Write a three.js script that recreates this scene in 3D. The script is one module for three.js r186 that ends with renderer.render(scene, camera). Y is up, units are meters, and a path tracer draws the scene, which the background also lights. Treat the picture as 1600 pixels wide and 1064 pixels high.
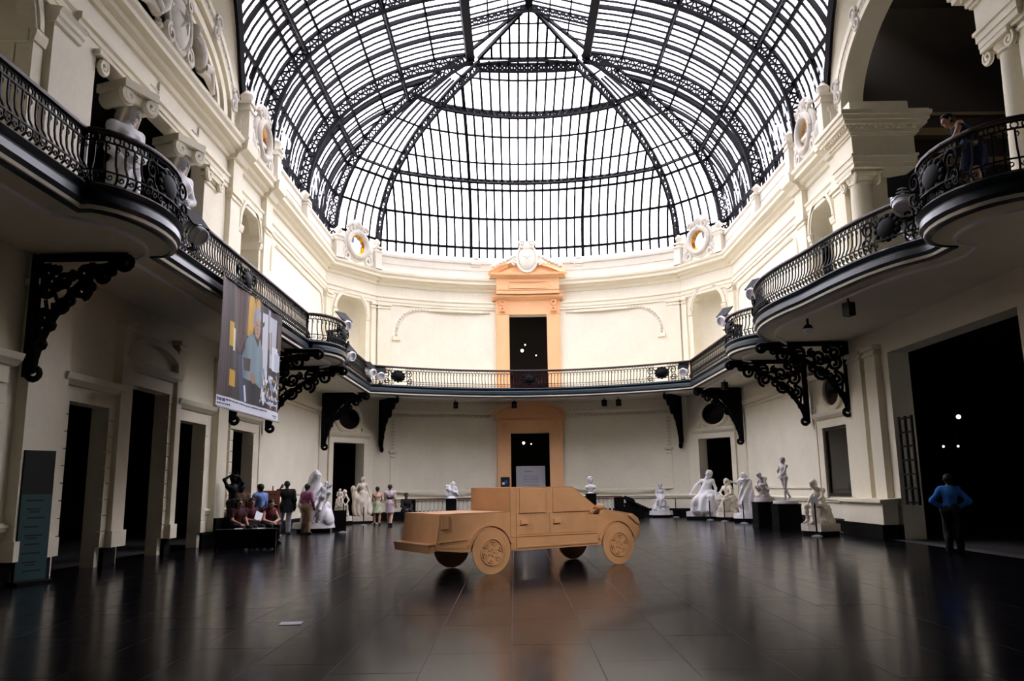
import * as THREE from 'three';
import { mergeGeometries, toCreasedNormals } from 'three/addons/utils/BufferGeometryUtils.js';

// ---------------------------------------------------------------- camera, sky, exposure
const scene = new THREE.Scene();
const camera = new THREE.PerspectiveCamera(2 * Math.atan(532 / 1250) * 180 / Math.PI, 1600 / 1064, 0.05, 300);
camera.position.set(0, 1.6, 0);
camera.rotation.order = 'YXZ';
camera.rotation.set(0.17968, 0.000736, -0.0135);
scene.background = new THREE.Color(1.0, 0.985, 1.03);      // even overcast sky
scene.backgroundIntensity = 1.0;
const renderer = new THREE.WebGLRenderer({ antialias: true });
renderer.toneMapping = THREE.LinearToneMapping;
renderer.toneMappingExposure = 9.8;
renderer.shadowMap.enabled = true;

// ---------------------------------------------------------------- helpers
const V = (x, y, z) => new THREE.Vector3(x, y, z);
const PI = Math.PI, sin = Math.sin, cos = Math.cos, abs = Math.abs, sqrt = Math.sqrt, min = Math.min, max = Math.max, hyp = Math.hypot;
let seed = 7;
const rnd = () => { seed = (seed * 1664525 + 1013904223) % 4294967296; return seed / 4294967296; };
const rr = (a, b) => a + (b - a) * rnd();
const lerp = (a, b, t) => a + (b - a) * t;
const clamp = (v, a, b) => v < a ? a : v > b ? b : v;
const range = (n, f) => Array.from({ length: n }, (_, i) => f(i));
function h3(x, y, z) { const s = sin(x * 127.1 + y * 311.7 + z * 74.7) * 43758.5453; return s - Math.floor(s); }
function noise3(x, y, z) {
  const i = Math.floor(x), j = Math.floor(y), k = Math.floor(z); let a = x - i, b = y - j, c = z - k;
  a = a * a * (3 - 2 * a); b = b * b * (3 - 2 * b); c = c * c * (3 - 2 * c);
  const g = (p, q, r) => h3(i + p, j + q, k + r);
  return lerp(lerp(lerp(g(0, 0, 0), g(1, 0, 0), a), lerp(g(0, 1, 0), g(1, 1, 0), a), b), lerp(lerp(g(0, 0, 1), g(1, 0, 1), a), lerp(g(0, 1, 1), g(1, 1, 1), a), b), c);
}

class MB {                                                  // triangle collector
  constructor() { this.p = []; }
  tri(a, b, c) { this.p.push(a.x, a.y, a.z, b.x, b.y, b.z, c.x, c.y, c.z); return this; }
  quad(a, b, c, d) { this.tri(a, b, c); return this.tri(a, c, d); }
  hexa(q) {                                                 // eight corners: lower loop 0-3, upper loop 4-7
    this.quad(q[3], q[2], q[1], q[0]); this.quad(q[4], q[5], q[6], q[7]);
    for (let i = 0; i < 4; i++) { const j = (i + 1) % 4; this.quad(q[i], q[j], q[4 + j], q[4 + i]); }
    return this;
  }
  box(cx, cy, cz, sx, sy, sz, ry = 0) {
    const c = cos(ry), s = sin(ry), f = (x, y, z) => V(cx + c * x + s * z, cy + y, cz - s * x + c * z), x = sx / 2, y = sy / 2, z = sz / 2;
    return this.hexa([f(-x, -y, -z), f(-x, -y, z), f(x, -y, z), f(x, -y, -z), f(-x, y, -z), f(-x, y, z), f(x, y, z), f(x, y, -z)]);
  }
  bar(a, b, w, h = w, up = V(0, 1, 0)) {                    // straight bar between two points
    const t = b.clone().sub(a).normalize(); let s = t.clone().cross(up); if (s.lengthSq() < 1e-6) s = t.clone().cross(V(1, 0, 0)); s.normalize();
    const u = s.clone().cross(t), S = s.multiplyScalar(w / 2), U = u.multiplyScalar(h / 2), r = [];
    for (const q of [a, b]) r.push(q.clone().add(S).add(U), q.clone().add(S).sub(U), q.clone().sub(S).sub(U), q.clone().sub(S).add(U));
    return this.hexa(r);
  }
  sweep(path, sec, { up = V(0, 1, 0), closed = false, caps = true, taper = null } = {}) {   // section [side, up] along a path, mitred
    const n = path.length, rings = [];
    for (let i = 0; i < n; i++) {
      const prev = closed ? path[(i + n - 1) % n] : path[max(0, i - 1)], next = closed ? path[(i + 1) % n] : path[min(n - 1, i + 1)];
      const t0 = path[i].clone().sub(prev), t1 = next.clone().sub(path[i]);
      if (t0.lengthSq() < 1e-12) t0.copy(t1); if (t1.lengthSq() < 1e-12) t1.copy(t0);
      t0.normalize(); t1.normalize();
      const upv = Array.isArray(up) ? up[i] : up, s0 = t0.clone().cross(upv).normalize(), s1 = t1.clone().cross(upv).normalize(), s = s0.clone().add(s1).normalize();
      const m = 1 / max(0.35, s.dot(s0)), t = t0.clone().add(t1).normalize(), u = s.clone().cross(t).normalize(), k = taper ? taper(i / (n - 1)) : 1;
      rings.push(sec.map(([a, b]) => path[i].clone().addScaledVector(s, a * m * k).addScaledVector(u, b * k)));
    }
    const m = sec.length, N = closed ? n : n - 1;
    for (let i = 0; i < N; i++) { const A = rings[i], B = rings[(i + 1) % n]; for (let j = 0; j < m; j++) { const k = (j + 1) % m; this.quad(A[j], A[k], B[k], B[j]); } }
    if (!closed && caps) for (const [R, f] of [[rings[0], 1], [rings[n - 1], 0]]) for (let j = 1; j < m - 1; j++) f ? this.tri(R[0], R[j + 1], R[j]) : this.tri(R[0], R[j], R[j + 1]);
    return this;
  }
  add(g, M) {
    const q = g.index ? g.toNonIndexed() : g, a = q.attributes.position, v = V(0, 0, 0);
    for (let i = 0; i < a.count; i++) { v.fromBufferAttribute(a, i); if (M) v.applyMatrix4(M); this.p.push(v.x, v.y, v.z); }
    return this;
  }
  geom(crease = 0) {
    let g = new THREE.BufferGeometry(); g.setAttribute('position', new THREE.Float32BufferAttribute(this.p, 3));
    if (crease) g = toCreasedNormals(g, crease); else g.computeVertexNormals();
    return boxUV(g);
  }
}
function boxUV(g) {                                         // texture coordinates in metres, by the facing of each triangle
  const p = g.attributes.position.array, n = p.length / 3, uv = new Float32Array(n * 2);
  for (let i = 0; i < n; i += 3) {
    const o = i * 3, ax = p[o + 3] - p[o], ay = p[o + 4] - p[o + 1], az = p[o + 5] - p[o + 2], bx = p[o + 6] - p[o], by = p[o + 7] - p[o + 1], bz = p[o + 8] - p[o + 2];
    const nx = abs(ay * bz - az * by), ny = abs(az * bx - ax * bz), nz = abs(ax * by - ay * bx);
    for (let k = 0; k < 3; k++) {
      const q = o + k * 3, w = (i + k) * 2;
      if (ny >= nx && ny >= nz) { uv[w] = p[q]; uv[w + 1] = p[q + 2]; } else if (nx > nz) { uv[w] = p[q + 2]; uv[w + 1] = p[q + 1]; } else { uv[w] = p[q]; uv[w + 1] = p[q + 1]; }
    }
  }
  g.setAttribute('uv', new THREE.BufferAttribute(uv, 2)); return g;
}
const rect = (w, h) => [[-w / 2, -h / 2], [w / 2, -h / 2], [w / 2, h / 2], [-w / 2, h / 2]];
const disc = (r, n = 6) => range(n, i => [r * cos(2 * PI * i / n), r * sin(2 * PI * i / n)]);
const M4 = (x, y, z, ry = 0, s = 1, rx = 0, rz = 0) => new THREE.Matrix4().compose(V(x, y, z), new THREE.Quaternion().setFromEuler(new THREE.Euler(rx, ry, rz, 'YXZ')), V(s, s, s));
function lathe(pts, n = 16) { return new THREE.LatheGeometry(pts.map(([r, y]) => new THREE.Vector2(r, y)), n); }
const used = {};
function numbered(name) { used[name] = (used[name] ?? -1) + 1; return used[name] ? name + '_' + String(used[name]).padStart(3, '0') : name; }
function part(name, g, mat, parent, label) {
  if (g instanceof MB) g = g.geom();
  const m = new THREE.Mesh(g, mat); m.name = name; m.castShadow = m.receiveShadow = true; parent.add(m);
  if (label) m.userData.label = label;
  return m;
}
function tag(o, label, category, group) { o.userData.label = label; o.userData.category = category; if (group) o.userData.group = group; return o; }
function thing(name, label, category, [x, y, z] = [0, 0, 0], turn = 0, group) {
  const o = new THREE.Group(); o.name = numbered(name); o.position.set(x, y, z); o.rotation.y = turn; scene.add(o); return tag(o, label, category, group);
}
function struct(name, g, mat) {
  const o = g ? part(name, g, mat, scene) : new THREE.Group(); o.name = name; if (!g) scene.add(o); o.userData.kind = 'structure'; return o;
}
// ---------------------------------------------------------------- materials
function noiseTex(size, f, srgb = true) {
  const d = new Uint8Array(size * size * 4);
  for (let y = 0; y < size; y++) for (let x = 0; x < size; x++) { const c = f(x / size, y / size, x, y), o = (y * size + x) * 4; for (let k = 0; k < 3; k++) d[o + k] = clamp(c[k] * 255, 0, 255); d[o + 3] = 255; }
  const t = new THREE.DataTexture(d, size, size); t.wrapS = t.wrapT = THREE.RepeatWrapping; t.magFilter = THREE.LinearFilter; t.minFilter = THREE.LinearFilter; if (srgb) t.colorSpace = THREE.SRGBColorSpace; t.needsUpdate = true; return t;
}
function tileNoise(u, v, n, s = 0) {                        // noise that repeats after one unit
  const x = u * n, y = v * n, i = Math.floor(x), j = Math.floor(y); let a = x - i, b = y - j; a = a * a * (3 - 2 * a); b = b * b * (3 - 2 * b);
  const g = (p, q) => h3(((i + p) % n + n) % n + s, ((j + q) % n + n) % n, s * 3.7);
  return lerp(lerp(g(0, 0), g(1, 0), a), lerp(g(0, 1), g(1, 1), a), b);
}
const std = (color, roughness = 0.8, o = {}) => new THREE.MeshPhysicalMaterial({ color, roughness, side: THREE.DoubleSide, ...o });
const wallTex = noiseTex(256, (u, v) => { const n = 0.955 + 0.03 * tileNoise(u, v, 6, 1) + 0.02 * tileNoise(u, v, 40, 2); return [n, n, n * 0.995]; });
wallTex.repeat.set(0.25, 0.25);
const grainTex = noiseTex(256, (u, v) => { const n = 0.9 + 0.07 * tileNoise(u, v, 12, 4) + 0.04 * tileNoise(u, v, 70, 5); return [n, n, n]; });
const M = {
  wall: std('#efe8d4', 0.85, { map: wallTex }),
  trim: std('#efe7d0', 0.8, { map: wallTex }),
  parapet: std('#e9e2d3', 0.85, { map: wallTex }),
  stucco: std('#ddd6c8', 0.9, { map: grainTex }),
  plinth: std('#060607', 0.6, { specularIntensity: 0.25 }),
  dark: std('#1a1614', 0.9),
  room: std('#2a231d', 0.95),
  vault: std('#231f1c', 0.95),
  redroom: std('#4a1018', 0.9),
  orange: std('#f6bf8c', 0.7, { map: wallTex }),
  iron: std('#08070c', 0.7, { specularIntensity: 0.3 }),
  railIron: std('#08080a', 0.55, { specularIntensity: 0.4 }),
  handrail: std('#3a1f1c', 0.45),
  teal: std('#1d2f38', 0.35),
  bracket: std('#050506', 0.6, { specularIntensity: 0.25 }),
  marble: std('#e2e0e2', 0.6, { map: grainTex }),
  marbleWarm: std('#e3d8c6', 0.65, { map: grainTex }),
  marbleGrey: std('#c4bdbb', 0.65, { map: grainTex }),
  bronze: std('#060505', 0.5, { specularIntensity: 0.4 }),
  black: std('#050506', 0.6, { specularIntensity: 0.25 }),
  white: std('#eeeef2', 0.5),
  pane: std('#f2f0fa', 0.02, { transmission: 1, thickness: 0, ior: 1.45 }),
  silver: std('#b9bcc2', 0.3, { metalness: 0.8 }),
};
const XC = 0.85, HALF = 9.85, XL = XC - HALF, XR = XC + HALF, ZA = -37.5, ZB = -40.3, HB = 7.9, ZC = -42.6, ZN = 5;
// wall frames: p(u, v, w) with u along the wall, v up, w out from the wall into the hall
const RC = (HB * HB + (ZB - ZC) ** 2) / (2 * (ZB - ZC)), ZCC = ZC + RC;
const FL = { p: (u, v, w) => V(XL + w, v, u) }, FR = { p: (u, v, w) => V(XR - w, v, u) };
const FF = { curved: 1, p: (u, v, w) => { const a = u / RC, r = RC - w; return V(XC + r * sin(a), v, ZCC - r * cos(a)); } };
const UB = RC * Math.asin(HB / RC);                          // arc length from the middle of the far wall to its ends
const CLEN = hyp(HALF - HB, ZB - ZA), CX = (HALF - HB) / CLEN, CZ = (ZA - ZB) / CLEN;   // chamfer direction
const chamfer = s => ({ p: (u, v, w) => V(XC + s * ((HALF + HB) / 2 - u * CX - w * CZ), v, (ZA + ZB) / 2 - u * CZ + w * CX) });
const FCL = chamfer(-1), FCR = chamfer(1);                   // u grows towards the far wall
function fbox(mb, F, u0, u1, v0, v1, w0, w1) {
  const n = F.curved ? max(1, Math.ceil(abs(u1 - u0) / 0.8)) : 1;
  for (let i = 0; i < n; i++) { const a = lerp(u0, u1, i / n), b = lerp(u0, u1, (i + 1) / n); mb.hexa([F.p(a, v0, w0), F.p(b, v0, w0), F.p(b, v0, w1), F.p(a, v0, w1), F.p(a, v1, w0), F.p(b, v1, w0), F.p(b, v1, w1), F.p(a, v1, w1)]); }
  return mb;
}
function fmould(mb, F, u0, u1, prof) {                       // profile of [w, v] run along u
  const n = F.curved ? max(1, Math.ceil(abs(u1 - u0) / 0.6)) : 1, m = prof.length;
  for (let i = 0; i < n; i++) { const a = lerp(u0, u1, i / n), b = lerp(u0, u1, (i + 1) / n); for (let j = 0; j < m; j++) { const [w, v] = prof[j], [x, y] = prof[(j + 1) % m]; mb.quad(F.p(a, v, w), F.p(b, v, w), F.p(b, y, x), F.p(a, y, x)); } }
  for (const u of [u0, u1]) for (let j = 1; j < m - 1; j++) mb.tri(F.p(u, prof[0][1], prof[0][0]), F.p(u, prof[j][1], prof[j][0]), F.p(u, prof[j + 1][1], prof[j + 1][0]));
  return mb;
}
function fpath(mb, F, pts, prof, closed = false) {           // profile of [offset to the left, w] run along a path of [u, v] on the wall
  const n = pts.length, rings = [];
  for (let i = 0; i < n; i++) {
    const P = closed ? pts[(i + n - 1) % n] : pts[max(0, i - 1)], N = closed ? pts[(i + 1) % n] : pts[min(n - 1, i + 1)], c = pts[i];
    let a = [c[0] - P[0], c[1] - P[1]], b = [N[0] - c[0], N[1] - c[1]], la = hyp(...a), lb = hyp(...b); if (!la) { a = b; la = lb; } if (!lb) { b = a; lb = la; }
    const na = [-a[1] / la, a[0] / la], nb = [-b[1] / lb, b[0] / lb]; let s = [na[0] + nb[0], na[1] + nb[1]]; const ls = hyp(...s) || 1; s = [s[0] / ls, s[1] / ls];
    const k = 1 / max(0.35, s[0] * na[0] + s[1] * na[1]); rings.push(prof.map(([o, w]) => F.p(c[0] + s[0] * o * k, c[1] + s[1] * o * k, w)));
  }
  const m = prof.length, N = closed ? n : n - 1;
  for (let i = 0; i < N; i++) { const A = rings[i], B = rings[(i + 1) % n]; for (let j = 0; j < m; j++) { const k = (j + 1) % m; mb.quad(A[j], A[k], B[k], B[j]); } }
  if (!closed) for (const R of [rings[0], rings[n - 1]]) for (let j = 1; j < m - 1; j++) mb.tri(R[0], R[j], R[j + 1]);
  return mb;
}
const arcPts = (uc, vc, ru, rv, a0, a1, n) => range(n + 1, i => { const a = lerp(a0, a1, i / n); return [uc + ru * cos(a), vc + rv * sin(a)]; });
function wallWithHoles(F, u0, u1, v0, v1, holes, th, cuts = []) {   // rectangular holes [ua, ub, va, vb], or arched ones with a spring height and rise
  const mb = new MB(), su = [u0, u1, ...cuts], sv = [v0, v1];
  for (const h of holes) { su.push(h[0], h[1]); sv.push(h[2], h[3]); }
  if (F.curved) for (let i = 1; i < 24; i++) su.push(lerp(u0, u1, i / 24));
  const us = [...new Set(su.map(x => +x.toFixed(4)))].sort((a, b) => a - b), vs = [...new Set(sv.map(x => +x.toFixed(4)))].sort((a, b) => a - b);
  const inside = (a, b) => holes.some(h => a > h[0] && a < h[1] && b > h[2] && b < h[3]);
  for (let i = 0; i < us.length - 1; i++) for (let j = 0; j < vs.length - 1; j++) {
    const a = us[i], b = us[i + 1], c = vs[j], d = vs[j + 1]; if (inside((a + b) / 2, (c + d) / 2)) continue;
    mb.quad(F.p(a, c, 0), F.p(b, c, 0), F.p(b, d, 0), F.p(a, d, 0)); mb.quad(F.p(a, c, -th), F.p(b, c, -th), F.p(b, d, -th), F.p(a, d, -th));
    const edge = (x, y, q) => { if (q < 0 || inside(x, y)) return true; return false; };
    if (i === 0 || inside((us[i - 1] + a) / 2, (c + d) / 2)) mb.quad(F.p(a, c, 0), F.p(a, d, 0), F.p(a, d, -th), F.p(a, c, -th));
    if (i === us.length - 2 || inside((us[i + 2] + b) / 2, (c + d) / 2)) mb.quad(F.p(b, c, 0), F.p(b, d, 0), F.p(b, d, -th), F.p(b, c, -th));
    if (j === 0 || inside((a + b) / 2, (vs[j - 1] + c) / 2)) mb.quad(F.p(a, c, 0), F.p(b, c, 0), F.p(b, c, -th), F.p(a, c, -th));
    if (j === vs.length - 2 || inside((a + b) / 2, (vs[j + 2] + d) / 2)) mb.quad(F.p(a, d, 0), F.p(b, d, 0), F.p(b, d, -th), F.p(a, d, -th));
  }
  for (const h of holes) if (h[4]) {                         // fill the corners above an arch: spring height h[4]
    const uc = (h[0] + h[1]) / 2, r = (h[1] - h[0]) / 2, A = arcPts(uc, h[4], r, h[3] - h[4], 0, PI, 24);
    for (let i = 0; i < 24; i++) {
      const [a, b] = A[i], [c, d] = A[i + 1], q = i < 12 ? h[1] : h[0];
      mb.quad(F.p(a, b, 0), F.p(a, h[3], 0), F.p(c, h[3], 0), F.p(c, d, 0)); mb.quad(F.p(a, b, -th), F.p(a, h[3], -th), F.p(c, h[3], -th), F.p(c, d, -th));
      mb.quad(F.p(a, b, 0), F.p(c, d, 0), F.p(c, d, -th), F.p(a, b, -th));
    }
  }
  return mb;
}
// ---------------------------------------------------------------- floor
const HS = 13.1, ZM = -19.6;                                 // spring of the great side arches, middle of the hall
{
  const floor = struct('floor', null);
  part('screed', new MB().box(XC, -0.2, -22, 40, 0.36, 64), M.dark, floor);
  const stone = range(5, i => {
    const k = [1, 0.8, 1.25, 0.9, 1.1][i];
    const rough = noiseTex(128, (u, v) => { const n = 0.72 + 0.16 * tileNoise(u, v, 5, i + 9) + 0.12 * tileNoise(u, v, 31, i + 3); return [n, n, n]; }, false); rough.repeat.set(1.2, 0.5);
    return std(new THREE.Color(0.006 * k, 0.006 * k, 0.0085 * k), 0.2, { roughnessMap: rough, specularIntensity: 0.25 });
  });
  const tw = 0.8, tl = 1.6, gap = 0.008, cols = Math.ceil(20.4 / tw), tiles = [];
  const grout = std('#3c3c42', 0.8);
  part('joint_bed', new MB().box(XC, -0.02, -21, 19.9, 0.036, 46), grout, floor);
  for (let i = -13; i < 13; i++) {
    const x0 = -0.05 + i * tw, off = [0, 0.8, 0.4, 1.2][((i % 4) + 4) % 4];
    for (let j = 0; j < 29; j++) { const z0 = 1 - j * tl - off; if (x0 + tw < XL - 0.1 || x0 > XR + 0.1 || z0 < -44) continue; tiles.push([x0 + tw / 2, z0 - tl / 2]); }
  }
  const vis = ([x, z]) => z < -4.5 && abs(x / z) < 0.68;
  tiles.sort((a, b) => (vis(b) - vis(a)) || (b[1] - a[1]));
  const tg = new MB().box(0, -0.012, 0, tw - gap, 0.024, tl - gap).geom(), rest = stone.map(() => new MB());
  tiles.forEach(([x, z], i) => {
    const k = Math.floor(h3(x, z, 3) * 5);
    if (i < 295 && vis([x, z])) { const m = part('floor_tile', tg, stone[k], floor); m.position.set(x, (h3(x, 1, z) - 0.5) * 0.0012, z); }
    else rest[k].box(x, -0.012, z, tw - gap, 0.024, tl - gap);
  });
  rest.forEach((r, i) => { const m = part('floor_tile_field', r, stone[i], floor); m.userData.kind = 'stuff'; });
}
// ---------------------------------------------------------------- walls
const niche = [[-27.3, -25.4], [-13.8, -11.9]];
const DOORS = [[-17.6, -16.0, 3.4], [-20.65, -18.55, 4.05], [-23.2, -21.4, 3.45], [-27.5, -25.5, 3.5], [-13.7, -11.7, 3.5]];
const wallL = struct('wall_left', wallWithHoles(FL, ZA, ZN, 0, 13.75, [...DOORS.map(d => [d[0], d[1], 0, d[2]]), ...niche.map(n => [n[0], n[1], 6.4, 11.2, 10.25]), [-22.0, -15.75, 6.4, 11.0]], 0.3), M.wall);
const wallR = struct('wall_right', wallWithHoles(FR, ZA, ZN, 0, 13.75, [[-27.65, -25.65, 1.12, 3.4], [-22.6, -16.6, 0, 5.2], ...niche.map(n => [n[0], n[1], 6.4, 11.2, 10.25]), [ZM - 4.3, ZM + 4.3, 6.4, 15.8, HS]].map(h => h[3] > 13.7 ? [h[0], h[1], 6.4, 13.75] : h), 0.6), M.wall);
const wallF = struct('wall_far', wallWithHoles(FF, -UB, UB, 0, 13.75, [[-1.03, 1.03, 0, 4.34], [-1.03, 1.03, 6.4, 10.72]], 0.5), M.wall);
const chamHoles = [[-1.05, 1.12, 12.7, 13.75], [-1.0, 1.0, 0, 3.75], [-0.98, 0.98, 6.4, 11.2, 10.25]];
const wallCL = struct('wall_corner_left', wallWithHoles(FCL, -CLEN / 2, CLEN / 2, 0, 13.75, chamHoles, 0.5), M.wall);
const wallCR = struct('wall_corner_right', wallWithHoles(FCR, -CLEN / 2, CLEN / 2, 0, 13.75, chamHoles, 0.5), M.wall);
struct('wall_back', new MB().box(XC, 11, ZN + 0.3, 34, 24, 0.6), M.vault);
{ // dark rooms behind the doorways: outer walls, upper floors and roofs
  const o = new MB();
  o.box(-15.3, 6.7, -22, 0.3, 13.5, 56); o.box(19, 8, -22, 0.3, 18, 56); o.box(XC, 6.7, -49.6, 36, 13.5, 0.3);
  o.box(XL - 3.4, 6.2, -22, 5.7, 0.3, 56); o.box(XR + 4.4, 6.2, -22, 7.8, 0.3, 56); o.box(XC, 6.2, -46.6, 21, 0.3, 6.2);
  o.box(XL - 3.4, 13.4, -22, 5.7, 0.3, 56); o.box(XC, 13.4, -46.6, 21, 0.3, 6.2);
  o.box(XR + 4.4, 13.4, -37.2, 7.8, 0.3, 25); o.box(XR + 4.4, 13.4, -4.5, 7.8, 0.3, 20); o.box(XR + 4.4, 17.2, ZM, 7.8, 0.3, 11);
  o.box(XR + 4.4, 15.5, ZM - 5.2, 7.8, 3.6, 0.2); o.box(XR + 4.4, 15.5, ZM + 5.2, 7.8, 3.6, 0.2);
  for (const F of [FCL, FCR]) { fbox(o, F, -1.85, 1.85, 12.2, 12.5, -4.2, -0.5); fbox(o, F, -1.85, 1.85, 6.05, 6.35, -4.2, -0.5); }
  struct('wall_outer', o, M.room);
  // passages behind the arched niches of the side walls, painted like the hall
  for (const [F, W] of [[FL, wallL], [FR, wallR]]) for (const [a, b] of niche) {
    const q = new MB(); fbox(q, F, a - 0.25, a, 6.4, 11.6, -2.4, -0.28); fbox(q, F, b, b + 0.25, 6.4, 11.6, -2.4, -0.28); fbox(q, F, a - 0.25, b + 0.25, 6.4, 11.6, -2.6, -2.4); fbox(q, F, a - 0.25, b + 0.25, 11.2, 11.6, -2.4, -0.28);
    fbox(q, F, a, a + 0.08, 9.95, 10.2, -2.4, -0.02); fbox(q, F, b - 0.08, b, 9.95, 10.2, -2.4, -0.02); fbox(q, F, a, b, 9.95, 10.2, -2.4, -2.32);
    part('niche_passage', q, M.wall, W);
  }
  // half-round niches in the corner walls
  for (const [F, W] of [[FCL, wallCL], [FCR, wallCR]]) {
    const q = new MB(), n = 16, R = 0.98, P = (t, v) => F.p(R * cos(t), v, -0.35 - 0.75 * R * sin(t));
    for (let i = 0; i < n; i++) {
      const a = PI * i / n, b = PI * (i + 1) / n; q.quad(P(a, 6.4), P(b, 6.4), P(b, 10.25), P(a, 10.25));
      for (let j = 0; j < 8; j++) { const f = (t, k) => F.p(R * cos(t) * cos(k * PI / 16), 10.25 + 0.95 * sin(k * PI / 16), -0.35 - 0.75 * R * sin(t) * cos(k * PI / 16)); q.quad(f(a, j), f(b, j), f(b, j + 1), f(a, j + 1)); }
    }
    part('niche_shell', q.geom(0.7), M.wall, W);
  }
}
// ---------------------------------------------------------------- roof profile
const AX = 9.85, BY = 6.5, NP = 2.3, H0 = 13.8;
const prof = x => H0 + BY * (1 - (min(abs(x), AX) / AX) ** NP) ** (1 / NP);
const profInv = h => AX * (1 - clamp((h - H0) / BY, 0, 1) ** NP) ** (1 / NP);
const zA = x => -(29.93 + 0.793 * x), zMid = x => -(29.56 + 1.2832 * x);
const bTab = [[2.51, 2.2, 32.75], [5.7, 4.47, 35.65], [8.79, 7.05, 38.95], [9.85, 7.9, 40.1]];
const bAt = (x, k) => { for (let i = 0; i < 3; i++) if (x <= bTab[i + 1][0] || i === 2) return lerp(bTab[i][k], bTab[i + 1][k], (x - bTab[i][0]) / (bTab[i + 1][0] - bTab[i][0])); };
const hB = x => bAt(x, 1), zB = x => -bAt(x, 2);
const endPt = (x, u) => { const h = hB(x); return V(XC + u, prof(x), zMid(x) + (zB(x) - zMid(x)) * (u / h) ** 2); };
const sidePt = (s, x, z) => V(XC + s * x, prof(x), z);
const hipA = (s, x) => sidePt(s, x, zA(x)), hipB = (s, x) => endPt(x, s * hB(x));
const chamPt = (s, x, f) => hipA(s, x).lerp(hipB(s, x), f);
const ZG = -21.9, XLAN = 2.51;
const archStart = z => { const k = (z - ZM) / 5.4; return abs(k) >= 1 ? AX : min(AX, profInv(HS + 3.9 * sqrt(1 - k * k))); };   // where the vault begins above the side arches
// solid vault over the near part of the hall, cut back round the great side arches
{
  const mb = new MB(), zs = []; for (let z = ZG; z < ZN + 0.01; z += 0.5) zs.push(z); zs.push(ZN + 0.3);
  const P = (z, t, o) => { const x = archStart(z), a = lerp(-1, 1, t), s = Math.sign(a), m = 1 - (1 - abs(a)) ** 1.6; return V(XC + s * x * m, prof(x * m) + o, z); };
  for (let i = 0; i < zs.length - 1; i++) for (let j = 0; j < 40; j++) for (const o of [0, 0.35]) { const a = j / 40, b = (j + 1) / 40; mb.quad(P(zs[i], a, o), P(zs[i], b, o), P(zs[i + 1], b, o), P(zs[i + 1], a, o)); }
  struct('ceiling', mb.geom(0.6), M.vault);
  for (const [s, F, W] of [[-1, FL, wallL], [1, FR, wallR]]) {   // smooth soffit between the arch on the wall and the edge of the vault
    const q = new MB(), n = 40;
    for (const o of [0, 0.25]) for (let i = 0; i < n; i++) {
      const f = t => { const z = ZM + 4.95 * cos(t); return V(XC + s * (HALF + 0.05), HS + 3.2 * sin(t) + o, z); };
      const g = t => { const z = ZM + 5.4 * cos(t), h = HS + 3.9 * sin(t); return V(XC + s * profInv(h) - s * 0.02, h + o, z); };
      const a = PI * i / n, b = PI * (i + 1) / n; q.quad(f(a), f(b), g(b), g(a));
    }
    part('arch_soffit', q.geom(0.6), M.wall, W);
    const w = new MB();                                       // wall above the cornice, up to the arch
    for (let i = 0; i < n; i++) {
      const a = PI * i / n, b = PI * (i + 1) / n, ri = s > 0 ? [4.3, 2.6] : [0, 0];
      const P2 = (t, r, d) => F.p(ZM + r[0] * cos(t), HS + r[1] * sin(t), -d), ro = [5.2, 3.5];
      for (const d of [0, 0.6]) w.quad(P2(a, ri, d), P2(b, ri, d), P2(b, ro, d), P2(a, ro, d));
      if (s > 0) w.quad(P2(a, ri, 0), P2(b, ri, 0), P2(b, ri, 0.6), P2(a, ri, 0.6));
    }
    part('arch_wall', w.geom(0.5), M.wall, W);
    // roof of the side room beyond
    const up = new MB(); up.box(XC + s * (HALF + 0.45), 17, ZM, 0.3, 6.4, 11.4); if (s < 0) part('arch_backing', up, M.wall, W);
  }
}
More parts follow.
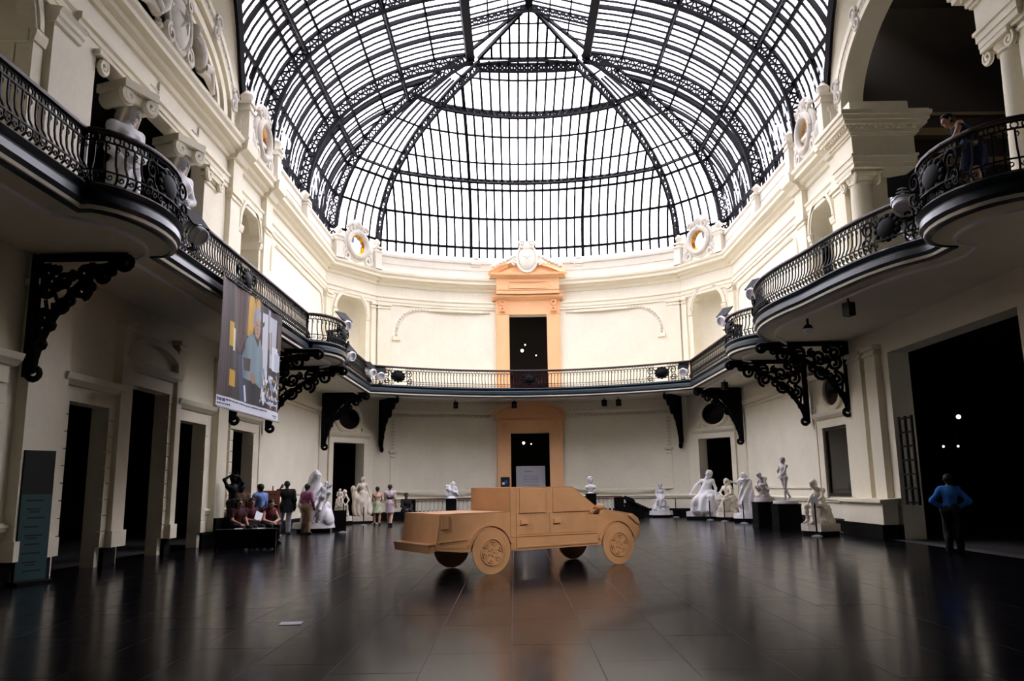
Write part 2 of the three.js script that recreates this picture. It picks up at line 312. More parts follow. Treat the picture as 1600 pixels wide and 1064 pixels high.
// ---------------------------------------------------------------- iron and glass roof
{
  const roof = struct('glass_roof', null); tag(roof, 'arched roof of glass panes on dark riveted iron ribs', 'roof');
  const I = M.iron;
  const inset = (pts, d) => pts.map((p, i) => { const c = V(XC, 10, clamp(p.z, -33, -24)); return p.clone().lerp(c, d / p.distanceTo(c)); });
  const line = (f, a, b, n) => range(n + 1, i => f(lerp(a, b, i / n)));
  const xs = n => range(n + 1, i => profInv(lerp(H0, prof(XLAN), 1)) && AX * cos(Math.acos(XLAN / AX) * i / n));   // denser near the spring
  const rad = pts => pts.map(p => V(XC - p.x, 10 - p.y, p.z < -33 ? -33 - p.z : 0).normalize());
  function curve(name, pts, w, h) { return part(name, new MB().sweep(pts, rect(w, h), { up: rad(pts) }), I, roof); }
  function truss(name, pts, depth, chord, lace, step = 1) {
    const inn = inset(pts, depth), mb = new MB();
    mb.sweep(pts, rect(chord, chord), { up: rad(pts) }); mb.sweep(inn, rect(chord, chord), { up: rad(inn) });
    for (let i = 0; i + step < pts.length; i += step) { mb.bar(pts[i], inn[i + step], lace); mb.bar(inn[i], pts[i + step], lace); mb.bar(pts[i], inn[i], lace * 1.2); }
    mb.bar(pts[0], inn[0], chord); return part(name, mb, I, roof);
  }
  // transverse arches
  const even = (f, n) => { const fine = range(401, i => f(i / 400)); const L = [0]; for (let i = 1; i < 401; i++) L.push(L[i - 1] + fine[i].distanceTo(fine[i - 1])); return range(n + 1, k => { const d = L[400] * k / n; let i = L.findIndex(v => v >= d - 1e-9); if (i < 1) i = 1; return fine[i - 1].clone().lerp(fine[i], (d - L[i - 1]) / (L[i] - L[i - 1])); }); };
  const xt = t => AX * cos(lerp(0, Math.acos(XLAN / AX), t));
  const xq = (a, b, t) => AX * cos(lerp(Math.acos(a / AX), Math.acos(b / AX), t)), zEnd = x => { if (archStart(ZG) >= x) return ZG; let a = -24.99, b = ZG; for (let i = 0; i < 30; i++) { const m = (a + b) / 2; archStart(m) > x ? a = m : b = m; } return a; };
  for (const s of [-1, 1]) {
    for (const z of [-32.1, -27.0]) truss('lattice_arch', even(t => sidePt(s, xt(t), z), 26), 0.5, 0.12, 0.06);
    truss('lattice_arch', even(t => sidePt(s, xq(archStart(ZG), XLAN, t), ZG), 24), 0.5, 0.12, 0.06);
    curve('edge_rib', range(21, i => { const z = lerp(-24.95, ZG, i / 20); return sidePt(s, archStart(z) - 0.03, z); }), 0.22, 0.3);
    for (const z of [-36.3, -35.0, -33.6, -30.4, -28.7, -25.3, -23.6]) { const xe = z < -32 ? max(XLAN, (-z - 29.93) / 0.793) : XLAN; curve('rib', even(t => sidePt(s, xq(archStart(z), xe, t), z), 20), 0.1, 0.17); }
    truss('hip_arch', even(t => hipA(s, xt(t)), 26), 0.44, 0.11, 0.06);
    truss('hip_rib', even(t => hipB(s, xt(t)), 26), 0.38, 0.11, 0.06);
    curve('rib', even(t => chamPt(s, xt(t), 0.5), 18), 0.07, 0.12);
    // purlins along the side
    for (const [x, w] of [[9.835, 0.16], [9.53, 0.13], [8.82, 0.13], [7.86, 0.09], [6.67, 0.09], [4.1, 0.08]]) curve('purlin', line(z => sidePt(s, x, z), zA(x), zEnd(x), 8), w, w);
    for (const x of [8.5, 5.65]) truss('lattice_purlin', line(z => sidePt(s, x, z), zA(x), ZG, 34), 0.36, 0.1, 0.06);
    curve('lantern_beam', line(z => V(XC + s * 2.55, prof(2.5) - 0.15, z), -32.2, ZG, 6), 0.34, 0.5);
    // purlins over the cut corner
    for (const [x, w] of [[9.835, 0.14], [9.53, 0.12], [8.82, 0.12], [7.86, 0.08], [6.67, 0.08], [3.63, 0.07]]) curve('purlin', [chamPt(s, x, 0), chamPt(s, x, 0.5), chamPt(s, x, 1)], w, w);
    for (const x of [8.5, 5.4]) truss('lattice_purlin', line(f => chamPt(s, x, f), 0, 1, 5), 0.3, 0.08, 0.05);
    for (const f of [0.17, 0.34, 0.67, 0.84]) curve('glazing_bar', even(t => chamPt(s, AX * cos(lerp(0, Math.acos(4 / AX), t)), f), 14), 0.08, 0.07);
  }
  // purlins over the rounded end
  for (const [x, w] of [[9.835, 0.13], [9.53, 0.12], [8.82, 0.11], [7.86, 0.08], [6.67, 0.08], [3.63, 0.07]]) curve('purlin', line(u => endPt(x, u * hB(x)), -1, 1, 24), w, w);
  for (const [x, n] of [[8.5, 36], [5.4, 26], [2.7, 14]]) truss('lattice_purlin', line(u => endPt(x, u * hB(x)), -1, 1, n), 0.36, 0.1, 0.085);
  // glazing bars of the end: straight up, cut off by the hips
  const du = 0.433, uEdge = k => { const u = abs(k) * du; let a = XLAN, b = AX; if (hB(a) >= u) return a; for (let i = 0; i < 40; i++) { const m = (a + b) / 2; hB(m) < u ? a = m : b = m; } return b; };
  for (let k = -18; k <= 18; k++) { const xe = uEdge(k), heavy = abs(k) === 7; curve(heavy ? 'rib' : 'glazing_bar', even(t => endPt(AX * cos(lerp(0, Math.acos(xe / AX), t)), k * du), 16), heavy ? 0.15 : 0.095, heavy ? 0.16 : 0.08); }
  // glazing bars of the sides
  const zBars = []; for (let z = -37.2; z < ZG - 0.1; z += 0.425) zBars.push(z);
  for (const s of [-1, 1]) for (const z of zBars) { const xe = z < -32 ? max(XLAN, (-z - 29.93) / 0.793) : XLAN; curve('glazing_bar', even(t => sidePt(s, xq(archStart(z), xe, t), z), 14), 0.075, 0.06); }
  // lantern above the crown
  const LH = 20.95, ridge = V(XC, LH, -29.7), ridgeN = V(XC, LH, ZG), base = u => endPt(XLAN, u * hB(XLAN)).add(V(0, 0.12, 0));
  const lm = new MB(); lm.sweep(line(u => base(u), -1, 1, 12), rect(0.09, 0.1)); lm.sweep(line(u => base(u).add(V(0, -0.3, 0.22 * (1 - u * u) + 0.1)), -1, 1, 12), rect(0.08, 0.08)); part('lantern_sill', lm, I, roof);
  part('lantern_ridge', new MB().bar(ridge, ridgeN, 0.3, 0.24), I, roof);
  for (const s of [-1, 1]) {
    part('lantern_hip', new MB().bar(base(s), ridge, 0.12, 0.16), I, roof);
    part('lantern_hip', new MB().bar(V(XC + s * 2.5, prof(2.5) + 0.1, -32), ridge, 0.1, 0.14), I, roof);
    const eave = z => V(XC + s * 2.5, prof(2.5) + 0.1, z);
    truss('lantern_truss', line(t => eave(-27.0).lerp(V(XC, LH, -27.0), t), 0, 1, 9), 0.3, 0.07, 0.04);
    truss('lantern_truss', line(t => eave(-29.7).lerp(ridge, t), 0, 1, 9), 0.3, 0.07, 0.04);
    for (let z = -31.4; z < ZG; z += 0.5) { const t = z < -29.7 ? (32 + z) / 2.3 : 1; part('glazing_bar', new MB().bar(eave(z), eave(z).lerp(V(XC, LH, z), t), 0.06, 0.06), I, roof); }
    for (const t of [0.33, 0.66]) part('purlin', new MB().bar(eave(-32).lerp(ridge, t), eave(ZG).lerp(ridgeN, t), 0.06), I, roof);
  }
  for (let k = -5; k <= 5; k++) { const u = k * 0.4 / 2.2, e = base(u); part('glazing_bar', new MB().bar(e, e.clone().lerp(V(e.x, LH, -29.7), 1 - abs(u)), 0.1, 0.08), I, roof); }
  for (const t of [0.3, 0.66]) part('purlin', new MB().bar(base(-1).lerp(ridge, t), base(1).lerp(ridge, t), 0.06), I, roof);
  // panes
  const P = [], ringX = [9.85, 9.835, 9.53, 8.82, 8.5, 7.86, 6.67, 5.5, 3.63, 2.51];
  const add = (a, b, c, d) => { const q = [a, b, c, d], area = b.clone().sub(a).cross(d.clone().sub(a)).length() + b.clone().sub(c).cross(d.clone().sub(c)).length(); if (area > 0.004) { const z = (a.z + c.z) / 2, y = (a.y + c.y) / 2 - 1.6, ctr = a.clone().add(c).multiplyScalar(0.5), n = b.clone().sub(a).cross(d.clone().sub(a)).normalize(); P.push([area * abs(n.dot(ctr.sub(camera.position).normalize())) / (z * z + y * y), q]); } };
  for (let i = 0; i < ringX.length - 1; i++) {
    const x0 = ringX[i], x1 = ringX[i + 1], sub = i === 2 || i > 4 ? 2 : 1;
    for (let e = 0; e < sub; e++) {
      const a = lerp(x0, x1, e / sub), b = lerp(x0, x1, (e + 1) / sub);
      for (let k = -19; k < 19; k++) { const f = (x, u) => endPt(x, clamp(u, -hB(x), hB(x))); add(f(a, k * du), f(a, (k + 1) * du), f(b, (k + 1) * du), f(b, k * du)); }
      for (const s of [-1, 1]) {
        const fr = [0, 0.17, 0.34, 0.5, 0.67, 0.84, 1]; for (let k = 0; k < 6; k++) add(chamPt(s, a, fr[k]), chamPt(s, a, fr[k + 1]), chamPt(s, b, fr[k + 1]), chamPt(s, b, fr[k]));
        const zz = [-39, ...zBars, ZG]; for (let k = 0; k < zz.length - 1; k++) { const f = (x, z) => sidePt(s, min(x, archStart(z)), max(z, zA(x))); add(f(a, zz[k]), f(a, zz[k + 1]), f(b, zz[k + 1]), f(b, zz[k])); }
      }
    }
  }
  for (let k = -6; k < 6; k++) { const u = k / 5.5, v = (k + 1) / 5.5, A = base(clamp(u, -1, 1)), B = base(clamp(v, -1, 1)); add(A, B, B.clone().lerp(V(B.x, LH, -29.7), 1 - abs(clamp(v, -1, 1))), A.clone().lerp(V(A.x, LH, -29.7), 1 - abs(clamp(u, -1, 1)))); }
  for (const s of [-1, 1]) { const eave = z => V(XC + s * 2.5, prof(2.5) + 0.1, z); add(eave(-32), base(s), ridge, ridge); for (let z = -32; z < ZG; z += 1) { const top = q => q < -29.7 ? eave(q).lerp(V(XC, LH, q), (32 + q) / 2.3) : V(XC, LH, q), b = min(ZG, z + 1); add(eave(z), eave(b), top(b), top(z)); } }
  P.sort((a, b) => b[0] - a[0]);
  const rest = new MB();
  P.forEach(([, q], i) => { if (i < 300) part('pane', new MB().quad(...q), M.pane, roof); else rest.quad(...q); });
  part('pane_field', rest, M.pane, roof).userData.kind = 'stuff';
  // flat cover between the solid vault and the end of the lantern
  part('end_gable', new MB().tri(V(XC - 2.6, prof(2.5), ZG), V(XC + 2.6, prof(2.5), ZG), ridgeN), M.room, roof);
}
// ---------------------------------------------------------------- mouldings of the walls
const runs = [[wallL, FL, ZA, ZN], [wallR, FR, ZA, ZN], [wallF, FF, -UB, UB], [wallCL, FCL, -CLEN / 2, CLEN / 2], [wallCR, FCR, -CLEN / 2, CLEN / 2]];
const lowOpen = { wall_left: DOORS.map(d => [d[0] - 0.2, d[1] + 0.2]), wall_right: [[-22.6, -16.6]], wall_far: [[-1.75, 1.75]], wall_corner_left: [[-1.2, 1.2]], wall_corner_right: [[-1.2, 1.2]] };
const spans = (a, b, cuts) => { const r = []; let x = a; for (const [p, q] of [...cuts].sort((m, n) => m[0] - n[0])) { if (p > x) r.push([x, min(p, b)]); x = max(x, q); } if (x < b) r.push([x, b]); return r; };
for (const [W, F, a, b] of runs) {
  const pl = new MB(), ra = new MB();
  for (const [p, q] of spans(a, b, lowOpen[W.name])) {
    fmould(pl, F, p, q, [[0, 0], [0.09, 0], [0.09, 0.36], [0.06, 0.4], [0, 0.4]]);
    fmould(ra, F, p, q, [[0, 0.9], [0.06, 0.92], [0.06, 0.97], [0.09, 0.99], [0.09, 1.04], [0, 1.08]]);
  }
  part('plinth', pl, M.plinth, W); part('chair_rail', ra, M.trim, W);
  const big = W === wallR ? [[ZM - 4.3, ZM + 4.3]] : [];
  const en = new MB(), co = new MB(), pa = new MB();
  for (const [p, q] of spans(a, b, big)) {
    fmould(en, F, p, q, [[0, 10.98], [0.06, 10.98], [0.06, 11.12], [0.09, 11.12], [0.09, 11.28], [0.14, 11.34], [0.14, 11.4], [0, 11.44]]);
    fmould(co, F, p, q, [[0, 11.95], [0.08, 11.98], [0.12, 12.1], [0.26, 12.16], [0.3, 12.26], [0.46, 12.3], [0.46, 12.42], [0.54, 12.5], [0.56, 12.6], [0, 12.66]]);
  }
  const wide = W === wallL || W === wallR ? [[ZM - 4.7, ZM + 4.7]] : W === wallF ? [] : [[-1.05, 1.12]];
  for (const [p, q] of spans(a, b, wide)) { fmould(pa, F, p, q, [[-0.62, 12.66], [0.34, 12.66], [0.34, 12.8], [0.26, 12.84], [0.26, 13.45], [0.33, 13.5], [0.33, 13.62], [0.26, 13.7], [-0.62, 13.8]]); fmould(pa, F, p, q, [[0.2, 13.1], [0.29, 13.1], [0.29, 13.14], [0.2, 13.14]]); }
  part('architrave', en, M.trim, W); part('cornice', co, M.trim, W); part('parapet', pa, M.parapet, W);
}
function pilaster(W, F, u0, u1, v0, v1, w = 0.16, name = 'pilaster') {
  const m = new MB(); fbox(m, F, u0, u1, v0, v1, 0, w); fbox(m, F, u0 - 0.05, u1 + 0.05, v0, v0 + 0.35, 0, w + 0.05); fbox(m, F, u0 - 0.04, u1 + 0.04, v1 - 0.28, v1 - 0.2, 0, w + 0.04); fbox(m, F, u0 - 0.06, u1 + 0.06, v1 - 0.12, v1, 0, w + 0.07);
  return part(name, m, M.trim, W);
}
for (const [W, F, s0] of [[wallL, FL, 1], [wallR, FR, 0]]) {
  for (const [a, b] of s0 ? [[-28.25, -27.5], [-24.9, -24.05]] : [[-28.25, -27.5], [-24.9, -24.05], [-15.2, -14.3]]) { pilaster(W, F, a, b, 6.4, 10.98); const m = new MB(); fbox(m, F, a, b, 10.98, 12.1, 0, 0.2); fmould(m, F, a - 0.08, b + 0.08, [[0, 11.95], [0.3, 12.0], [0.38, 12.16], [0.62, 12.3], [0.66, 12.62], [0, 12.66]]); part('cornice_break', m, M.trim, W); }
  pilaster(W, F, ZA + 0.05, ZA + 0.35, 6.4, 10.98);
  for (const [a, b] of niche) {                              // archivolts with imposts
    const m = new MB(), uc = (a + b) / 2; fpath(m, F, [...arcPts(uc, 10.25, 0.95, 0.95, 0, PI, 24)], [[-0.22, 0], [-0.22, 0.1], [-0.08, 0.1], [-0.08, 0.06], [0, 0.06], [0, 0]]);
    part('archivolt', m.geom(0.5), M.trim, W);
    const im = new MB(); for (const [p, q] of [[a - 0.28, a + 0.02], [b - 0.02, b + 0.28]]) { fbox(im, F, p, q, 6.4, 9.95, 0, 0.06); fmould(im, F, p - 0.04, q + 0.04, [[0, 9.95], [0.09, 9.98], [0.13, 10.12], [0.13, 10.2], [0, 10.22]]); } part('impost', im, M.trim, W);
  }
}
for (const [W, F] of [[wallCL, FCL], [wallCR, FCR]]) {
  for (const [a, b] of [[-CLEN / 2 + 0.04, -CLEN / 2 + 0.34], [CLEN / 2 - 0.36, CLEN / 2 - 0.04]]) pilaster(W, F, a, b, 6.4, 10.98, 0.1);
  const m = new MB(); fpath(m, F, arcPts(0, 10.25, 0.98, 0.95, 0, PI, 24), [[-0.2, 0], [-0.2, 0.09], [-0.07, 0.09], [-0.07, 0.05], [0, 0.05], [0, 0]]); part('archivolt', m.geom(0.5), M.trim, W);
  const im = new MB(); for (const s of [-1, 1]) { fbox(im, F, s * 0.98, s * 1.2, 6.4, 9.95, 0, 0.06); fmould(im, F, s * 0.96, s * 1.24, [[0, 9.95], [0.09, 9.98], [0.13, 10.12], [0.13, 10.2], [0, 10.22]]); } part('impost', im, M.trim, W);
  const fr = new MB(); for (const s of [-1, 1]) fbox(fr, F, s * 1.0, s * 1.26, 0.4, 3.75, 0, 0.1); fbox(fr, F, -1.26, 1.26, 3.75, 4.0, 0, 0.1); fmould(fr, F, -1.35, 1.35, [[0, 4.0], [0.12, 4.02], [0.2, 4.12], [0.24, 4.24], [0, 4.28]]); part('door_surround', fr, M.trim, W);
  const ov = new MB(); fpath(ov, F, arcPts(0, 4.92, 0.72, 0.52, 0, 2 * PI, 32).slice(0, 32), [[-0.2, 0], [-0.2, 0.1], [-0.1, 0.16], [0, 0.1], [0, 0]], true); fbox(ov, F, -0.14, 0.14, 5.5, 5.8, 0, 0.18); fbox(ov, F, -1.2, -0.85, 4.35, 4.5, 0, 0.1); fbox(ov, F, 0.85, 1.2, 4.35, 4.5, 0, 0.1); part('oval_frame', ov.geom(0.5), M.trim, W);
  const og = new MB(), P = arcPts(0, 4.92, 0.72, 0.52, 0, 2 * PI, 32); for (let i = 0; i < 32; i++) og.tri(F.p(0, 4.92, 0.02), F.p(P[i][0], P[i][1], 0.02), F.p(P[i + 1][0], P[i + 1][1], 0.02)); part('oval_window', og, std('#05070b', 0.12), W, 'black oval window in a pale frame');
}
// pilasters at the ends of the far wall, and its panels
for (const s of [-1, 1]) {
  pilaster(wallF, FF, s > 0 ? UB - 0.75 : -UB + 0.08, s > 0 ? UB - 0.08 : -UB + 0.75, 6.4, 10.98, 0.16);
  const a = s * (UB - 0.95), b = s * 2.05, sg = s;
  const up = new MB(), low = new MB(), bd = new MB(), bl = new MB();
  const corner = arcPts(0, 0, 1, 1, PI / 2, 0, 12).map(([x, y]) => [s * (abs(a) - 1.5 + 1.3 * x), 9.5 + 1.35 * y]);
  const pth = [[b, 10.85], ...corner, [s * (abs(a) - 0.2), 9.35]];
  fpath(up, FF, pth, [[-0.06, 0], [-0.06, 0.05], [0.06, 0.05], [0.06, 0]]); fbox(up, FF, a - s * 0.42, a, 9.12, 9.32, 0, 0.1);
  for (let i = 0; i < pth.length - 1; i++) { const [p, q] = [pth[i], pth[i + 1]], L = hyp(q[0] - p[0], q[1] - p[1]), n = max(1, Math.round(L / 0.16)); for (let k = 0; k < n; k++) { const u = lerp(p[0], q[0], (k + 0.5) / n), v = lerp(p[1], q[1], (k + 0.5) / n); fbox(bd, FF, u - 0.045, u + 0.045, v - 0.045, v + 0.045, 0.04, 0.1); } }
  part('panel_moulding', up, M.trim, wallF); part('bead_row', bd, M.stucco, wallF);
  fpath(low, FF, [[b, 5.12], [a, 5.12], [a, 1.4], [b, 1.4]].map(q => q), [[-0.04, 0], [-0.04, 0.04], [0.04, 0.04], [0.04, 0]]);
  const x0 = min(a, b), x1 = max(a, b); for (let u = x0; u < x1; u += 0.17) fbox(bl, FF, u, u + 0.09, 5.16, 5.28, 0, 0.1); fmould(low, FF, x0, x1, [[0, 5.3], [0.1, 5.32], [0.16, 5.46], [0, 5.5]]);
  for (let v = 3.5; v < 5; v += 0.17) fbox(bl, FF, a - s * 0.02, a - s * 0.14, v, v + 0.09, 0, 0.09); fbox(bl, FF, a + s * 0.1, a - s * 0.3, 3.3, 3.4, 0, 0.1); fbox(bl, FF, a + s * 0.02, a - s * 0.24, 3.1, 3.16, 0, 0.08);
  part('panel_moulding', low, M.trim, wallF); part('dentil_row', bl, M.stucco, wallF);
  // side wall panels
  const W = s < 0 ? wallL : wallR, F = s < 0 ? FL : FR, pm = new MB();
  fpath(pm, F, [[ZA + 0.55, 7], [ZA + 0.55, 10.2], ...arcPts(ZA + 1.15, 10.2, 0.5, 0.5, PI, PI / 2, 6), [-29.6, 10.75], ...arcPts(-29.3, 10.3, 0.45, 0.45, PI / 2, 0, 6), [-28.8, 9.6]], [[-0.07, 0], [-0.07, 0.05], [0.0, 0.08], [0.07, 0.05], [0.07, 0]]);
  part('panel_moulding', pm, M.trim, W);
  const pl = new MB(); fpath(pl, F, [[ZA + 0.4, 1.4], [-28.4, 1.4], [-28.4, 5.0], [ZA + 0.4, 5.0]], [[-0.04, 0], [-0.04, 0.04], [0.04, 0.04], [0.04, 0]], true); fmould(pl, F, ZA, -24, [[0, 5.1], [0.1, 5.12], [0.16, 5.3], [0, 5.36]]); part('panel_moulding', pl, M.trim, W);
}
// ---------------------------------------------------------------- orange doorways in the middle of the far wall
function consoleScroll(m, F, u, v0, v1, w) { fbox(m, F, u - 0.17, u + 0.17, v0, v1, w, w + 0.1); for (const [v, r] of [[v1 - 0.16, 0.13], [v0 + 0.14, 0.09]]) fpath(m, F, arcPts(u, v, r, r, 0, 2 * PI, 12).slice(0, 12), [[-0.03, w], [-0.03, w + 0.2], [0.03, w + 0.2], [0.03, w]], true); }
{
  const t = struct('door_1', null), F = FF; tag(t, 'peach orange lower doorway surround with a rounded pediment', 'doorway');
  for (const s of [-1, 1]) {
    const m = new MB(); fbox(m, F, s * 1.03, s * 1.74, 0, 4.34, 0.01, 0.22); fbox(m, F, s * 1.0, s * 1.8, 0, 0.5, 0.01, 0.28); fbox(m, F, s * 1.14, s * 1.63, 0.9, 4.1, 0.22, 0.26); part('jamb', m, M.orange, t);
    const c = new MB(); consoleScroll(c, F, s * 1.38, 4.42, 4.95, 0.2); part('console', c, M.orange, t);
  }
  const e = new MB(); fbox(e, F, -1.74, 1.74, 4.34, 5.0, 0.01, 0.24); fmould(e, F, -1.9, 1.9, [[0.01, 5.0], [0.26, 5.0], [0.34, 5.08], [0.46, 5.12], [0.5, 5.22], [0.01, 5.24]]); part('lintel', e, M.orange, t);
  const p = new MB(), A = arcPts(0, 5.24, 1.9, 0.72, 0, PI, 24); for (let i = 0; i < 24; i++) p.quad(F.p(A[i][0], A[i][1], 0.2), F.p(A[i + 1][0], A[i + 1][1], 0.2), F.p(A[i + 1][0], 5.2, 0.2), F.p(A[i][0], 5.2, 0.2)); fpath(p, F, A, [[-0.04, 0.01], [-0.04, 0.5], [0.06, 0.46], [0.12, 0.3], [0.12, 0.01]]); part('pediment', p, M.orange, t);
}
{
  const t = struct('door_2', null), F = FF; tag(t, 'peach orange upper doorway surround with a pointed broken pediment', 'doorway');
  for (const s of [-1, 1]) {
    const m = new MB(); fbox(m, F, s * 1.03, s * 1.74, 6.4, 10.72, 0.01, 0.2); fbox(m, F, s * 1.14, s * 1.63, 6.9, 10.4, 0.2, 0.23); part('jamb', m, M.orange, t);
    const c = new MB(); consoleScroll(c, F, s * 1.42, 10.85, 11.5, 0.2); part('console', c, M.orange, t);
    const pd = new MB(); fpath(pd, F, [[s * 2.15, 12.86], [s * 1.1, 13.32]], [[-0.1, 0.01], [-0.1, 0.78], [0.1, 0.92], [0.1, 0.01]]); fpath(pd, F, [[s * 1.06, 13.3], [s * 0.25, 13.66]], [[-0.1, 0.01], [-0.1, 0.72], [0.1, 0.84], [0.1, 0.01]]); part('raking_cornice', pd, M.orange, t);
  }
  const e = new MB(); fbox(e, F, -1.76, 1.76, 10.72, 11.5, 0.01, 0.22); fmould(e, F, -1.95, 1.95, [[0.01, 11.5], [0.26, 11.5], [0.36, 11.58], [0.5, 11.64], [0.52, 11.74], [0.01, 11.78]]); part('lintel', e, M.orange, t);
  const at = new MB(); fbox(at, F, -1.76, 1.76, 11.78, 12.66, 0.01, 0.64); fbox(at, F, -1.78, 1.78, 11.98, 12.02, 0.01, 0.68); fpath(at, F, [[-1.05, 12.1], [1.05, 12.1], [1.05, 12.45], [-1.05, 12.45]], [[-0.03, 0.6], [-0.03, 0.68], [0.03, 0.68], [0.03, 0.6]], true); part('attic_block', at, M.orange, t);
  const co = new MB(); fmould(co, F, -2.12, 2.12, [[0.01, 12.62], [0.66, 12.62], [0.78, 12.7], [0.92, 12.76], [0.94, 12.88], [0.01, 12.92]]); part('cornice', co, M.orange, t);
  const ty = new MB(); ty.tri(F.p(-2, 12.9, 0.64), F.p(2, 12.9, 0.64), F.p(0, 13.7, 0.64)); ty.tri(F.p(-2, 12.9, 0.3), F.p(2, 12.9, 0.3), F.p(0, 13.7, 0.3)); part('tympanum', ty, M.orange, t);
}
// ---------------------------------------------------------------- scrolls, shields, urns
function spiral(cx, cy, r0, r1, a0, turns, n = 22) { return range(n + 1, i => { const t = i / n, a = a0 + turns * 2 * PI * t, r = lerp(r0, r1, t); return [cx + r * cos(a), cy + r * sin(a)]; }); }
const tubeOn = (mb, F, pts, r, w, n = 6, taper = null) => mb.sweep(pts.map(([u, v]) => F.p(u, v, w)), disc(r, n), { up: F.p(0, 0, 1).sub(F.p(0, 0, 0)), taper });
const flatF = { p: (u, v, w) => V(u, v, w) };
function dome(mb, F, u, v, ru, rv, w0, h, n = 20, m = 6) { for (let i = 0; i < n; i++) for (let j = 0; j < m; j++) { const f = (a, b) => { const t = 2 * PI * a / n, k = PI / 2 * b / m; return F.p(u + ru * cos(t) * cos(k), v + rv * sin(t) * cos(k), w0 + h * sin(k)); }; mb.quad(f(i, j), f(i + 1, j), f(i + 1, j + 1), f(i, j + 1)); } }
function shieldArms(name, label, pos, turn, S, mat) {       // oval shield with a star, scrolls and leaves round it
  const t = thing(name, label, 'coat of arms', pos, turn), F = flatF;
  const sh = new MB(); dome(sh, F, 0, 0.62 * S, 0.36 * S, 0.52 * S, 0.12, 0.14 * S, 28); part('shield', sh.geom(0.7), mat, t);
  const st = new MB(); for (let i = 0; i < 10; i++) { const f = k => { const a = PI / 2 + k * PI / 5, r = (k % 2 ? 0.09 : 0.24) * S; return F.p(r * cos(a), 0.66 * S + r * sin(a), 0.1 + 0.14 * S); }; st.tri(F.p(0, 0.66 * S, 0.14 + 0.16 * S), f(i), f(i + 1)); } part('star', st, mat, t);
  const rim = new MB(); tubeOn(rim, F, arcPts(0, 0.62 * S, 0.42 * S, 0.58 * S, 0, 2 * PI, 36), 0.06 * S, 0.14); for (const s of [-1, 1]) { tubeOn(rim, F, spiral(s * 0.2 * S, 1.18 * S, 0.2 * S, 0.04 * S, s > 0 ? 0 : PI, s * 1.3), 0.05 * S, 0.2); tubeOn(rim, F, spiral(s * 0.5 * S, 0.5 * S, 0.15 * S, 0.03 * S, s > 0 ? -PI / 2 : -PI / 2, s * 1.3), 0.05 * S, 0.12); } part('scroll_frame', rim.geom(0.8), mat, t);
  const cr = new MB(); dome(cr, F, 0, 1.12 * S, 0.24 * S, 0.26 * S, 0.08, 0.16 * S, 16, 4); for (let i = -2; i <= 2; i++) dome(cr, F, i * 0.11 * S, 1.27 * S - abs(i) * 0.04 * S, 0.05 * S, 0.12 * S, 0.1, 0.1 * S, 8, 3); part('crest', cr.geom(0.8), mat, t);
  for (const s of [-1, 1]) { const lf = new MB(); for (let i = 0; i < 7; i++) { const u = s * (0.5 + 0.15 * i) * S, v = (0.74 - 0.07 * i) * S; dome(lf, F, u, v, 0.13 * S, 0.1 * S, 0.02, 0.12 * S, 10, 3); } part('garland', lf.geom(0.8), mat, t); }
  return t;
}
shieldArms('coat_of_arms', 'pale stone coat of arms with a star on the peach pediment', [XC - 0.02, 12.86, ZC + 0.8], 0, 1.28, M.parapet);
const stainedTex = noiseTex(256, (u, v) => {
  const x = u * 2 - 1, y = v * 2 - 1, r = hyp(x, y), a = Math.atan2(y, x);
  if (r > 0.97) return [0.1, 0.07, 0.05];
  if (r > 0.66) { const k = a * 12 / (2 * PI); if (abs(k - Math.round(k)) < 0.06 || r < 0.69) return [0.25, 0.12, 0.05]; return h3(Math.round(k + 0.5), 3, 1) > 0.75 ? [0.62, 0.3, 0.05] : [0.98, 0.72, 0.1]; }
  const q = abs(sin(x * 7 + y * 3)) < 0.12 || abs(sin(y * 8 - x * 4)) < 0.12; return q ? [0.3, 0.32, 0.42] : h3(Math.floor(x * 4), Math.floor(y * 4), 5) > 0.7 ? [0.55, 0.66, 0.85] : [0.93, 0.95, 1];
});
